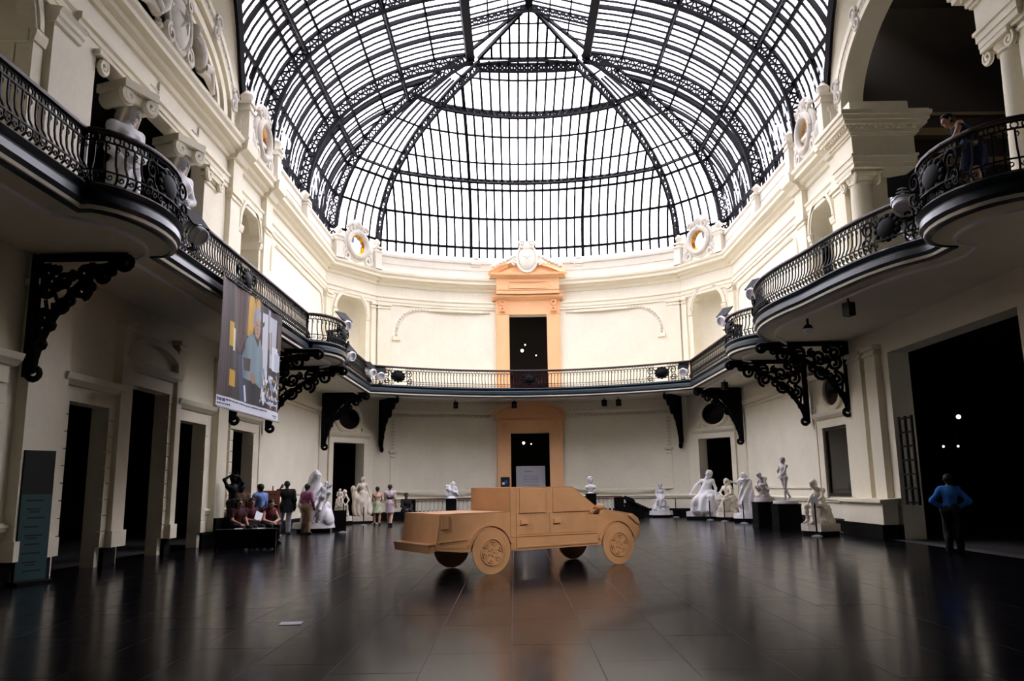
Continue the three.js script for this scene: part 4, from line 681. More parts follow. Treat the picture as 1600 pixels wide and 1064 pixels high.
// ---------------------------------------------------------------- lamps and small fittings of the gallery
function spotlight(label, [x, y, z], turn, tilt, S = 1, aim) {
  const t = thing('spotlight', label, 'lamp', [x, y, z], turn);
  if (aim) { const l = new THREE.SpotLight('#fff1e2', aim[1], 0, aim[2], 0.7); l.position.set(x, y + 0.24 * S, z); l.target.position.set(...aim[0]); l.position.lerp(l.target.position, 0.05); l.castShadow = true; l.shadow.radius = 8; scene.add(l, l.target); l.name = 'lamp_light'; }
  const yk = new MB(); yk.box(0, 0.02, 0, 0.1 * S, 0.04, 0.1 * S); yk.bar(V(0, 0.03, 0), V(0, 0.2 * S, 0), 0.03); yk.bar(V(-0.14 * S, 0.2 * S, 0), V(0.14 * S, 0.2 * S, 0), 0.025); part('yoke', yk, M.black, t);
  const A = M4(0, 0.24 * S, 0, 0, S, tilt), can = new MB().add(lathe([[0.001, -0.16], [0.09, -0.16], [0.12, -0.1], [0.12, 0.16], [0.1, 0.17], [0.1, 0.12], [0.001, 0.12]], 14), A); part('housing', can.geom(0.6), M.white, t);
  const b = new MB(); for (const k of [-0.06, 0, 0.06]) b.add(lathe([[0.121, k - 0.012], [0.135, k - 0.012], [0.135, k + 0.012], [0.121, k + 0.012]], 12), A); part('cooling_fin', b, M.silver, t);
  const v = new MB(); v.add(new THREE.BoxGeometry(0.3, 0.02, 0.34), M4(0, 0.42 * S, 0.02, 0, S, tilt * 0.4)); part('visor', v, M.black, t);
}
spotlight('white spotlight clamped to the caryatid bow of the railing', [-6.5, 6.42, -15.7], 1.2, 2.2, 1.6);
spotlight('white ribbed spotlight under the rounded railing a woman leans on', [8.1, 6.85, -15.75], -0.5, 2.5, 1.8);
spotlight('large white flood lamp behind the wide bowed railing', [8.75, 6.42, -16.5], -1.2, 1.2, 2.0);
for (const [x, z, a, l] of [[-6.45, -29.9, 1, 'white spotlight beside the bow past the portrait banner'], [-6.6, -31.6, 1, 'white spotlight on the short railing nearest the bow past the banner'], [-6.6, -36.4, 1, 'white spotlight near the corner of the short railing past the banner'], [-6.3, -37.6, 0.4, 'white spotlight at the far railing corner past the banner'], [8.1, -37.6, -0.4, 'white spotlight at the far railing corner past the bowed balcony'], [8.15, -30.0, -1, 'white spotlight beside the bow past the wide balcony'], [8.0, -25.6, -1, 'white box lamp between the wide bow and the small bow']]) spotlight(l, [x, z === -29.9 || z === -30 || z === -25.6 ? 7.33 : 6.42, z], a, 1.9, 1.7);
spotlight('white spotlight on the straight railing turned to the truck, beside the scrolled column', [8.0, 7.34, -8.2], -0.9, 2.0, 1.7, [[0.9, 0.9, -16.1], 25, 0.24]);
spotlight('white spotlight on the straight railing turned to the truck tail, beside the pale pier', [-6.4, 7.34, -8.0], 0.9, 2.0, 1.7, [[0.4, 0.9, -15.9], 14, 0.24]);
function hung(name, label, cat, x, z, f) { const t = thing(name, label, cat, [x, BF - 0.5, z]); f(t); }
hung('dome_camera', 'white ball security camera hanging below the wide bowed balcony', 'camera', 7.9, -21.0, t => { part('stem', new MB().box(0, -0.1, 0, 0.05, 0.2, 0.05), M.black, t); part('ball', new MB().add(new THREE.SphereGeometry(0.13, 16, 12), M4(0, -0.3, 0)).geom(0.8), M.white, t); part('collar', new MB().add(lathe([[0.001, -0.16], [0.09, -0.18], [0.14, -0.28], [0.135, -0.28]], 14)).geom(0.6), M.black, t); });
for (const [x, z, l] of [[-2.9, -40.1, 'small black box lamp under the far balcony left of the peach arch'], [0.05, -40.4, 'small black box lamp in front of the rounded peach pediment'], [4.55, -40.0, 'taller black box lamp under the far balcony right of the peach arch'], [5.25, -39.9, 'shorter black box lamp under the far balcony right of the peach arch'], [8.9, -33.5, 'black box lamp under the short balcony above the marbles'], [8.0, -18.6, 'black box lamp under the wide bowed balcony']]) hung('box_lamp', l, 'lamp', x, z, t => { part('stem', new MB().box(0, -0.06, 0, 0.04, 0.12, 0.04), M.black, t); part('housing', new MB().box(0, -0.28, 0, 0.2, 0.32, 0.22, 0.3), M.black, t); part('lens', new MB().box(0, -0.28, 0.13, 0.14, 0.2, 0.02, 0.3), M.dark, t); });
// ---------------------------------------------------------------- hanging banner
{
  const c = document.createElement('canvas'); c.width = 1200; c.height = 780; const g = c.getContext('2d'), R = (f, x, y, w, h) => { g.fillStyle = f; g.fillRect(x, y, w, h); }, poly = (f, ...p) => { g.fillStyle = f; g.beginPath(); p.forEach(([x, y], i) => i ? g.lineTo(x, y) : g.moveTo(x, y)); g.closePath(); g.fill(); }, ell = (f, x, y, a, b, r = 0) => { g.fillStyle = f; g.beginPath(); g.ellipse(x, y, a, b, r, 0, 2 * PI); g.fill(); };
  R('#241a1c', 0, 0, 1200, 780); R('#4a343a', 0, 0, 170, 720); R('#2c2024', 120, 0, 60, 720); poly('#5b4240', [200, 0], [470, 0], [470, 240], [420, 330], [360, 420], [260, 330]); for (let i = 0; i < 9; i++) R(i % 2 ? '#5b434a' : '#3b2a30', 20 + i * 18, 0, 9, 700); for (let i = 0; i < 8; i++) R(i % 2 ? '#6a4c48' : '#49332f', 220 + i * 28, 0, 12, 320 - abs(i - 5) * 26);
  R('#8a6a58', 440, 30, 16, 480); R('#d9a93a', 470, 20, 110, 260); ell('#eab94a', 540, 120, 60, 120); R('#b98a3a', 590, 10, 90, 210); ell('#e6b75a', 640, 110, 40, 110);
  R('#e0b428', 150, 250, 80, 150); R('#efe6c8', 215, 280, 50, 140); R('#d8a724', 170, 540, 110, 100); R('#43343a', 230, 430, 60, 90);
  R('#d7dae2', 760, 60, 110, 440); R('#aab0bd', 880, 20, 60, 160); R('#c9ced9', 930, 60, 150, 360); R('#8f97a8', 960, 160, 40, 160); R('#e8ecf4', 1010, 260, 130, 170); R('#5a4038', 1110, 80, 60, 210); R('#c3ccdb', 1060, 300, 120, 120); poly('#3c3230', [700, 170], [800, 120], [800, 150], [700, 210]); R('#7e6a5e', 870, 180, 60, 120);
  poly('#7d97a3', [470, 300], [560, 250], [700, 262], [780, 330], [800, 600], [480, 610], [400, 520]); poly('#8ca6b0', [540, 270], [690, 270], [720, 560], [540, 560]); poly('#66808d', [400, 420], [480, 320], [520, 470], [470, 580], [410, 560]); poly('#4a3a32', [420, 430], [560, 420], [560, 500], [440, 510]);
  poly('#5b4a42', [590, 255], [690, 255], [660, 330]); ell('#b98f74', 640, 190, 56, 82); poly('#caa288', [596, 180], [640, 170], [640, 262], [610, 250]); ell('#b5b3ba', 640, 112, 66, 52); ell('#a9a7b0', 590, 150, 18, 50); ell('#c2a08c', 650, 200, 40, 60); R('#6b4b3c', 618, 178, 22, 7); R('#6b4b3c', 660, 178, 22, 7); R('#8d6350', 626, 232, 40, 6); poly('#8d6a55', [640, 190], [652, 216], [634, 218]);
  poly('#23293a', [380, 560], [620, 560], [680, 720], [330, 720]); poly('#1b1d26', [600, 560], [820, 600], [800, 720], [620, 720]); ell('#b98f74', 610, 540, 44, 30, 0.5); poly('#33456a', [330, 430], [390, 420], [470, 720], [380, 720]); poly('#d8dee8', [440, 610], [480, 600], [520, 700], [480, 710]);
  for (let i = 0; i < 46; i++) { const x = 780 + h3(i, 1, 1) * 380, y = 480 + h3(i, 2, 2) * 190; g.save(); g.translate(x, y); g.rotate(h3(i, 3, 3) * 3); R(['#dfe5ef', '#b9c4d6', '#8d9cb8', '#f2f4f8', '#a78c5a'][i % 5], -40, -12, 80, 22); g.restore(); } R('#2d4a7a', 900, 640, 270, 14); R('#cfd8e6', 880, 664, 290, 12);
  R('#e9edf6', 0, 712, 1200, 68); g.fillStyle = '#3c4675'; g.font = 'bold 26px serif'; for (let i = 0, x = 16; x < 900; i++) { const w = 10 + h3(i, 4, 4) * 34; g.fillRect(x, 724, w, i < 3 ? 18 : 10); x += w + 7; } for (let i = 0, x = 16; x < 200; i++) { const w = 8 + h3(i, 7, 4) * 24; g.fillRect(x, 752, w, 9); x += w + 6; } g.fillRect(1040, 742, 110, 7); g.fillRect(1070, 755, 50, 6);
  const tex = new THREE.CanvasTexture(c); tex.colorSpace = THREE.SRGBColorSpace;
  const t = thing('hanging_banner', 'large printed portrait banner hanging from the left balcony railing', 'banner', [xl + 0.24, 3.42, -19.9]);
  const g0 = new THREE.PlaneGeometry(4.75, 3.0, 40, 24), p = g0.attributes.position; for (let i = 0; i < p.count; i++) { const x = p.getX(i), y = p.getY(i); p.setZ(i, 0.02 * sin(x * 2.3 + y) + 0.015 * sin(x * 7) * (y < 0 ? 0.6 : 1)); p.setY(i, y + 1.5 - 0.02 * sin(x * 3) * (y > 1 ? 1 : 0)); } g0.computeVertexNormals(); g0.rotateY(PI / 2);
  part('printed_sheet', g0, std('#ffffff', 0.6, { map: tex }), t);
  part('hem_rod', new MB().bar(V(0.01, 0.0, -2.38), V(0.01, 0.0, 2.38), 0.03), M.silver, t); part('top_rod', new MB().bar(V(0, 3.0, -2.4), V(0, 3.0, 2.4), 0.04), M.black, t);
}
// ---------------------------------------------------------------- cardboard pickup truck
{
  const cardTex = noiseTex(256, (u, v) => { const f = 0.02 * sin(u * 2 * PI * 64), n = 0.93 + f + 0.05 * tileNoise(u, v, 7, 21) + 0.03 * tileNoise(u, v, 60, 22); return [n, n * 0.995, n * 0.985]; });
  const C = std('#cfa078', 0.85, { map: cardTex });
  // local axes: x forward along the truck, z across (near side at z = 0, far side at z = -W), y up
  const W = 1.5, a0 = V(-0.47, 0, -15.32), b0 = V(2.09, 0, -16.93), dir = b0.clone().sub(a0).normalize();
  const t = thing('cardboard_truck', 'life-size brown cardboard pickup truck with flat disc wheels', 'truck', [a0.x, 0, a0.z], Math.atan2(-dir.z, dir.x));
  const slabXY = (pts, z0, z1, bev = 0.004) => { const s = new THREE.Shape(pts.map(p => new THREE.Vector2(p[0], p[1]))); const g = new THREE.ExtrudeGeometry(s, { depth: z1 - z0 - 2 * bev, bevelEnabled: true, bevelSize: bev, bevelThickness: bev, bevelSegments: 1, curveSegments: 20 }); g.translate(0, 0, z0 + bev); return new MB().add(g); };
  const WB = 3.02, R = 0.4;
  const arch = (c, r) => range(15, i => { const a = lerp(-0.25, PI + 0.25, i / 14); return [c + r * cos(a), R + r * sin(a)]; });
  const sideP = [[-1.12, 0.56], [-1.1, 0.47], [-0.6, 0.42], [0.5, 0.39], [WB - 0.5, 0.4], [3.42, 0.42], [3.5, 0.42], [3.6, 0.5], [3.66, 0.66], [3.64, 0.8], [3.55, 0.93], [3.42, 1.0], [3.1, 1.05], [2.62, 1.12], [2.46, 1.2], [1.92, 1.57], [0.44, 1.57], [0.44, 1.12], [-1.04, 1.11], [-1.06, 0.9]];
  for (const z of [-0.02, -W]) { const m = part('body_side', slabXY(sideP, z, z + 0.02), C, t); }
  const strip = (name, pts, mat = C) => { const m = new MB(); for (let i = 0; i < pts.length - 1; i++) { const [x0, y0] = pts[i], [x1, y1] = pts[i + 1], L = hyp(x1 - x0, y1 - y0), nx = -(y1 - y0) / L * 0.008, ny = (x1 - x0) / L * 0.008; m.hexa([V(x0 - nx, y0 - ny, -W), V(x1 - nx, y1 - ny, -W), V(x1 - nx, y1 - ny, 0), V(x0 - nx, y0 - ny, 0), V(x0 + nx, y0 + ny, -W), V(x1 + nx, y1 + ny, -W), V(x1 + nx, y1 + ny, 0), V(x0 + nx, y0 + ny, 0)]); } return part(name, m, mat, t); };
  strip('roof', [[0.44, 1.562], [1.92, 1.562]]); strip('windscreen', [[1.92, 1.562], [2.46, 1.195]]); strip('hood', [[2.46, 1.195], [2.62, 1.115], [3.1, 1.045], [3.42, 0.995]]); strip('front_panel', [[3.42, 0.995], [3.55, 0.925], [3.63, 0.8], [3.65, 0.66], [3.59, 0.5], [3.5, 0.43]]);
  strip('cab_back', [[0.44, 1.12], [0.44, 1.562]]); strip('bed_cover', [[-1.04, 1.105], [0.44, 1.115]]); strip('tailgate', [[-1.11, 0.56], [-1.06, 0.9], [-1.04, 1.105]], C); strip('floor_pan', [[-1.05, 0.5], [-0.5, 0.48], [3.45, 0.48]], C);
  { const m = new MB(); m.hexa([V(-1.24, 0.42, -W - 0.02), V(-1.1, 0.46, -W - 0.02), V(-1.1, 0.46, -0.03), V(-1.24, 0.42, -0.03), V(-1.27, 0.56, -W - 0.02), V(-1.1, 0.57, -W - 0.02), V(-1.1, 0.57, -0.03), V(-1.27, 0.56, -0.03)]); const bp = part('rear_bumper', m, C, t); part('bumper_top', new MB().hexa([V(-1.28, 0.56, -W - 0.03), V(-1.08, 0.572, -W - 0.03), V(-1.08, 0.572, -0.02), V(-1.28, 0.56, -0.02), V(-1.28, 0.578, -W - 0.03), V(-1.08, 0.59, -W - 0.03), V(-1.08, 0.59, -0.02), V(-1.28, 0.578, -0.02)]), C, bp); }
  // near side relief: doors, windows, handles, strips
  const plate = (name, pts, th, mat = C, z = 0.002, par = t) => part(name, slabXY(pts, z, z + th, 0.002), mat, par);
  const bx = (x0, x1, y0, y1) => [[x0, y0], [x1, y0], [x1, y1], [x0, y1]];
  for (const [x0, x1] of [[0.64, 1.26], [1.42, 2.3]]) plate('window_ledge', bx(x0, x1, 1.085, 1.105), 0.035, C);
  plate('cab_pillar', bx(0.45, 0.56, 0.41, 1.55), 0.012);
  const d1 = plate('rear_door', bx(0.58, 1.33, 0.68, 1.09), 0.008), d2 = plate('front_door', [[1.36, 0.68], [2.5, 0.68], [2.42, 1.09], [1.36, 1.09]], 0.008);
  plate('window_panel', bx(0.66, 1.24, 1.11, 1.54), 0.018, C, 0.002, d1); plate('window_panel', [[1.44, 1.11], [2.26, 1.11], [1.92, 1.54], [1.44, 1.54]], 0.018, C, 0.002, d2);
  for (const [d, x] of [[d1, 0.66], [d2, 1.43]]) { const m = new MB(); m.hexa([V(x, 0.87, 0.01), V(x + 0.18, 0.88, 0.01), V(x + 0.17, 0.88, 0.06), V(x + 0.01, 0.87, 0.06), V(x, 0.96, 0.01), V(x + 0.18, 0.96, 0.01), V(x + 0.17, 0.95, 0.05), V(x + 0.01, 0.95, 0.05)]); part('door_handle', m, C, d); }
  plate('sill_panel', [[0.58, 0.43], [2.52, 0.44], [2.52, 0.62], [0.58, 0.63]], 0.016); plate('side_strip', [[0.45, 0.645], [2.52, 0.64], [2.52, 0.66], [0.45, 0.665]], 0.02, C); plate('side_strip', [[-1.08, 0.6], [-0.5, 0.635], [-0.5, 0.655], [-1.08, 0.62]], 0.018, C); plate('sill_strip', [[0.6, 0.445], [2.52, 0.455], [2.52, 0.47], [0.6, 0.46]], 0.022, C);
  plate('tail_lamp', [[-1.02, 0.84], [-0.88, 0.85], [-0.89, 1.1], [-1.03, 1.1]], 0.03);
  { const m = new MB(); const P = [[3.34, 0.96], [3.44, 0.99], [3.58, 0.9], [3.63, 0.78], [3.55, 0.8]]; part('headlamp', slabXY(P, 0.002, 0.04), C, t); }
  for (const [c, r0, r1] of [[0, 0.47, 0.5], [WB, 0.46, 0.49]]) { const o = arch(c, r1).filter(p => p[1] > 0.44), i = rv(arch(c, r0).filter(p => p[1] > 0.44)); plate('wheel_arch', [...o, ...i], 0.03, C); }
  { const m = new MB(); m.add(new THREE.CapsuleGeometry(0.065, 0.07, 4, 10), M4(2.52, 1.16, 0.12, 0, 1, 0, PI / 2)); m.bar(V(2.38, 1.08, 0.02), V(2.48, 1.13, 0.1), 0.03, 0.045); m.box(2.38, 1.07, 0.02, 0.12, 0.06, 0.03); part('wing_mirror', m.geom(0.5), C, t); }
  { const m = new MB(); m.add(new THREE.CapsuleGeometry(0.065, 0.07, 4, 10), M4(2.52, 1.16, -W - 0.12, 0, 1, 0, PI / 2)); m.bar(V(2.42, 1.08, -W - 0.02), V(2.58, 1.14, -W - 0.12), 0.035, 0.05); part('wing_mirror', m.geom(0.5), C, t); }
  // wheels: flat discs, the near pair with raised rim and spokes
  const wheelG = new MB().add(new THREE.CylinderGeometry(R, R, 0.03, 48).rotateX(PI / 2)).geom(0.5);
  for (const x of [0, WB]) {
    const w = part('wheel', wheelG, C, t); w.position.set(x, R, 0.045);
    const rim = new MB(); rim.sweep(range(40, i => V(0.235 * cos(i * PI / 20), 0.235 * sin(i * PI / 20), 0.022)), rect(0.016, 0.03), { up: V(0, 0, 1), closed: true }); part('rim', rim, C, w);
    for (let k = 0; k < 6; k++) { const m = new MB(), b = k * PI / 3 + 0.3; m.sweep(range(6, i => { const a = b + (i - 2.5) * 0.1; return V(0.19 * cos(a), 0.19 * sin(a), 0.022); }), rect(0.016, 0.03), { up: V(0, 0, 1) }); m.sweep([[0.19, -0.25], [0.13, 0], [0.19, 0.25]].map(([r, q]) => V(r * cos(b + q), r * sin(b + q), 0.02)), rect(0.012, 0.026), { up: V(0, 0, 1) }); part('spoke_relief', m, C, w); }
    for (let k = 0; k < 5; k++) part('wheel_nut', new MB().box(0.06 * cos(k * 1.2566), 0.06 * sin(k * 1.2566), 0.024, 0.024, 0.024, 0.026), C, w);
    const f = part('wheel', wheelG, C, t); f.position.set(x, R, -W - 0.03);
    const ax = part('axle', new MB().bar(V(x, R, -W), V(x, R, 0.02), 0.06), C, t);
  }
}
// ---------------------------------------------------------------- marching surface for bodies, statues and rocks
function nets(f, lo, hi, c) {
  const n = lo.map((v, i) => Math.ceil((hi[i] - v) / c) + 1), [nx, ny, nz] = n, D = new Float32Array(nx * ny * nz);
  for (let k = 0, q = 0; k < nz; k++) for (let j = 0; j < ny; j++) for (let i = 0; i < nx; i++) D[q++] = f(lo[0] + i * c, lo[1] + j * c, lo[2] + k * c);
  const id = new Int32Array(nx * ny * nz).fill(-1), pos = [], nor = [], idx = [], at = (i, j, k) => i + nx * (j + ny * k);
  for (let k = 0; k < nz - 1; k++) for (let j = 0; j < ny - 1; j++) for (let i = 0; i < nx - 1; i++) {
    let m = 0, sx = 0, sy = 0, sz = 0, e = 0; const d = [];
    for (let b = 0; b < 8; b++) { const v = D[at(i + (b & 1), j + (b >> 1 & 1), k + (b >> 2))]; d.push(v); if (v < 0) m |= 1 << b; }
    if (m === 0 || m === 255) continue;
    for (let b = 0; b < 8; b++) for (let s = 1; s < 8; s <<= 1) if (!(b & s)) { const a = d[b], z = d[b | s]; if ((a < 0) === (z < 0)) continue; const t = a / (a - z); sx += (b & 1) + (s === 1 ? t : 0); sy += (b >> 1 & 1) + (s === 2 ? t : 0); sz += (b >> 2) + (s === 4 ? t : 0); e++; }
    id[at(i, j, k)] = pos.length / 3; const x = lo[0] + (i + sx / e) * c, y = lo[1] + (j + sy / e) * c, z = lo[2] + (k + sz / e) * c, h = c * 0.5; pos.push(x, y, z);
    const gx = f(x + h, y, z) - f(x - h, y, z), gy = f(x, y + h, z) - f(x, y - h, z), gz = f(x, y, z + h) - f(x, y, z - h), l = hyp(gx, gy, gz) || 1; nor.push(gx / l, gy / l, gz / l);
  }
  for (let k = 1; k < nz - 1; k++) for (let j = 1; j < ny - 1; j++) for (let i = 1; i < nx - 1; i++) {
    const a = D[at(i, j, k)] < 0;
    for (let x = 0; x < 3; x++) {
      const b = D[at(i + (x === 0), j + (x === 1), k + (x === 2))] < 0; if (a === b) continue;
      const q = x === 0 ? [[0, -1, -1], [0, 0, -1], [0, 0, 0], [0, -1, 0]] : x === 1 ? [[-1, 0, -1], [-1, 0, 0], [0, 0, 0], [0, 0, -1]] : [[-1, -1, 0], [0, -1, 0], [0, 0, 0], [-1, 0, 0]];
      const v = q.map(([p, r, s]) => id[at(i + p, j + r, k + s)]); if (v.some(w => w < 0)) continue; if (a) idx.push(v[0], v[1], v[2], v[0], v[2], v[3]); else idx.push(v[0], v[2], v[1], v[0], v[3], v[2]);
    }
  }
  const g = new THREE.BufferGeometry(); g.setAttribute('position', new THREE.Float32BufferAttribute(pos, 3)); g.setAttribute('normal', new THREE.Float32BufferAttribute(nor, 3)); g.setIndex(idx);
  const uv = new Float32Array(pos.length / 3 * 2); for (let i = 0; i < pos.length / 3; i++) { uv[2 * i] = pos[3 * i] + pos[3 * i + 2] * 0.7; uv[2 * i + 1] = pos[3 * i + 1]; } g.setAttribute('uv', new THREE.BufferAttribute(uv, 2));
  return g;
}
// a primitive is a tapered capsule [ax, ay, az, ra, bx, by, bz, rb]
function capD(p, x, y, z) { const bx = p[4] - p[0], by = p[5] - p[1], bz = p[6] - p[2], px = x - p[0], py = y - p[1], pz = z - p[2], l = bx * bx + by * by + bz * bz, t = l ? clamp((px * bx + py * by + pz * bz) / l, 0, 1) : 0, dx = px - bx * t, dy = py - by * t, dz = pz - bz * t; return sqrt(dx * dx + dy * dy + dz * dz) - (p[3] + (p[7] - p[3]) * t); }
function unite(P, k) { return (x, y, z) => { let d = 9; for (let i = 0; i < P.length; i++) { const e = capD(P[i], x, y, z); if (e > d + k) continue; const h = clamp(0.5 + 0.5 * (d - e) / k, 0, 1); d = d * (1 - h) + e * h - k * h * (1 - h); } return d; }; }
function bounds(P, pad) { const lo = [9, 9, 9], hi = [-9, -9, -9]; for (const p of P) for (const o of [0, 4]) for (let i = 0; i < 3; i++) { lo[i] = min(lo[i], p[o + i] - p[o + 3] - pad); hi[i] = max(hi[i], p[o + i] + p[o + 3] + pad); } return [lo, hi]; }
function meshOf(P, { k = 0.05, cell = 0.02, grow = 0, clip = null, fold = 0, freq = 26, rough = 0 } = {}) {
  const Q = grow ? P.map(p => { const q = [...p]; q[3] += grow; q[7] += grow; return q; }) : P, u = unite(Q, k), [lo, hi] = bounds(Q, 0.03 + fold + rough);
  return nets((x, y, z) => { let d = u(x, y, z); if (fold && d < 0.15) d += fold * sin(freq * x + 7 * sin(2.1 * y + 3 * z) + freq * 0.6 * z); if (rough && d < 0.2) d += rough * (noise3(x * 9, y * 9, z * 9) - 0.5) * 2; if (clip) d = max(d, clip(x, y, z)); return d; }, lo, hi, cell);
}
const c_ = (a, ra, b, rb) => [...a, ra, ...b, rb];
// joints of a figure 1.75 m tall that faces +z; left is +x
const STAND = { pelvis: [0, 0.96, 0], waist: [0, 1.12, 0.01], chest: [0, 1.31, 0], neck: [0, 1.48, -0.01], head: [0, 1.63, 0.02], sL: [0.18, 1.41, 0], eL: [0.24, 1.13, -0.03], hL: [0.25, 0.88, 0.05], sR: [-0.18, 1.41, 0], eR: [-0.24, 1.13, -0.03], hR: [-0.25, 0.88, 0.05], pL: [0.095, 0.93, 0], kL: [0.11, 0.5, 0.03], aL: [0.11, 0.09, -0.02], tL: [0.13, 0.03, 0.13], pR: [-0.095, 0.93, 0], kR: [-0.11, 0.5, 0.03], aR: [-0.11, 0.09, -0.02], tR: [-0.13, 0.03, 0.13], look: [0, 0, 1] };
const SIT = { ...STAND, pelvis: [0, 0.55, -0.1], waist: [0, 0.72, -0.1], chest: [0, 0.92, -0.06], neck: [0, 1.09, -0.03], head: [0, 1.24, 0.01], sL: [0.18, 1.01, -0.05], eL: [0.24, 0.76, 0.04], hL: [0.12, 0.64, 0.28], sR: [-0.18, 1.01, -0.05], eR: [-0.24, 0.76, 0.04], hR: [-0.12, 0.64, 0.28], pL: [0.1, 0.54, -0.06], kL: [0.13, 0.52, 0.38], aL: [0.13, 0.1, 0.36], tL: [0.15, 0.03, 0.5], pR: [-0.1, 0.54, -0.06], kR: [-0.13, 0.52, 0.38], aR: [-0.13, 0.1, 0.36], tR: [-0.15, 0.03, 0.5] };
function limbs(J, f = 1) {
  const mid = (a, b, t) => a.map((v, i) => lerp(v, b[i], t));
  const torso = [c_(J.pelvis, 0.135 * f, J.waist, 0.115 * f), c_(J.waist, 0.115 * f, J.chest, 0.135 * f), c_(mid(J.sL, J.chest, 0.5), 0.095 * f, mid(J.sR, J.chest, 0.5), 0.095 * f), c_(J.sL, 0.062 * f, J.sR, 0.062 * f), c_(J.pL, 0.105 * f, J.pR, 0.105 * f), c_(J.chest, 0.12 * f, J.neck, 0.06)];
  const arm = s => [c_(J['s' + s], 0.056 * f, J['e' + s], 0.043 * f), c_(J['e' + s], 0.043 * f, J['h' + s], 0.03)], leg = s => [c_(J['p' + s], 0.092 * f, J['k' + s], 0.06 * f), c_(J['k' + s], 0.06 * f, mid(J['k' + s], J['a' + s], 0.35), 0.062 * f), c_(mid(J['k' + s], J['a' + s], 0.35), 0.062 * f, J['a' + s], 0.04)], foot = s => [c_(J['a' + s], 0.042, J['t' + s], 0.032)];
  return { torso, armL: arm('L'), armR: arm('R'), legL: leg('L'), legR: leg('R'), footL: foot('L'), footR: foot('R'), neck: [c_(J.neck, 0.056, mid(J.neck, J.head, 0.6), 0.05)] };
}
function frameOf(look, up) { const z = V(...look).normalize(), x = V(...(up || [0, 1, 0])).cross(z).normalize(), y = z.clone().cross(x); return [x, y, z]; }
function headGeom(J, S = 1, cell = 0.011) {                   // skull, jaw, nose, brow, eye hollows, lips and ears
  const [X, Y, Z] = frameOf(J.look, J.up), o = V(...J.head), P = (a, b, c) => { const v = o.clone().addScaledVector(X, a * S).addScaledVector(Y, b * S).addScaledVector(Z, c * S); return [v.x, v.y, v.z]; };
  const prims = [c_(P(0, 0.03, -0.02), 0.088 * S, P(0, 0.02, 0.015), 0.08 * S), c_(P(0, -0.04, 0.02), 0.062 * S, P(0, -0.085, 0.045), 0.036 * S), c_(P(0, 0.02, 0.085), 0.012 * S, P(0, -0.03, 0.112), 0.017 * S), c_(P(-0.035, 0.03, 0.078), 0.016 * S, P(0.035, 0.03, 0.078), 0.016 * S), c_(P(-0.02, -0.062, 0.082), 0.009 * S, P(0.02, -0.062, 0.082), 0.009 * S), c_(P(0.086, 0.0, -0.01), 0.016 * S, P(0.09, 0.025, -0.015), 0.016 * S), c_(P(-0.086, 0.0, -0.01), 0.016 * S, P(-0.09, 0.025, -0.015), 0.016 * S), c_(P(0, -0.06, -0.02), 0.05 * S, J.neck, 0.056 * S)];
  const u = unite(prims, 0.018 * S), eyes = [P(0.033, 0.008, 0.092), P(-0.033, 0.008, 0.092)], [lo, hi] = bounds(prims, 0.02);
  return nets((x, y, z) => { let d = u(x, y, z); for (const e of eyes) d = max(d, 0.014 * S - hyp(x - e[0], y - e[1], z - e[2])); return d; }, lo, hi, cell);
}
function handGeom(w, e, S = 1) {                              // palm, four fingers of different length and a thumb at its side
  const d = V(...w).sub(V(...e)).normalize(), s = d.clone().cross(V(0.2, 0.3, 1)).normalize(), n = s.clone().cross(d), m = new MB(), o = V(...w), L = (a, b, r0, r1) => m.sweep([a, b], disc(1, 6), { up: n, taper: t => lerp(r0, r1, t) });
  const at = (a, b, c) => o.clone().addScaledVector(d, a * S).addScaledVector(s, b * S).addScaledVector(n, c * S);
  m.hexa([at(-0.01, -0.03, -0.013), at(-0.01, 0.03, -0.013), at(-0.01, 0.03, 0.013), at(-0.01, -0.03, 0.013), at(0.09, -0.042, -0.012), at(0.09, 0.042, -0.012), at(0.09, 0.042, 0.012), at(0.09, -0.042, 0.012)]);
  [[-0.032, 0.062], [-0.011, 0.075], [0.011, 0.07], [0.032, 0.055]].forEach(([b, l]) => { const k = at(0.085 + l * 0.55, b, 0.012); L(at(0.082, b, 0), k, 0.0095 * S, 0.009 * S); L(k, at(0.085 + l * 0.92, b, 0.036), 0.009 * S, 0.007 * S); });
  L(at(0.025, -0.03, 0.0), at(0.06, -0.062, 0.012), 0.012 * S, 0.01 * S); L(at(0.06, -0.062, 0.012), at(0.09, -0.066, 0.026), 0.01 * S, 0.008 * S); return m.geom(0.8);
}
const plain = g => { const q = g.index ? g.toNonIndexed() : g; for (const k of Object.keys(q.attributes)) if (!['position', 'normal', 'uv'].includes(k)) q.deleteAttribute(k); return q; };
function bodyGeom(J, { f = 1, cell = 0.02, extra = [] } = {}) { const L = limbs(J, f), P = [...L.torso, ...L.armL, ...L.armR, ...L.legL, ...L.legR, ...L.footL, ...L.footR, ...L.neck, ...extra]; return mergeGeometries([meshOf(P, { cell, k: 0.045 }), headGeom(J), handGeom(J.hL, J.eL), handGeom(J.hR, J.eR)].map(plain)); }
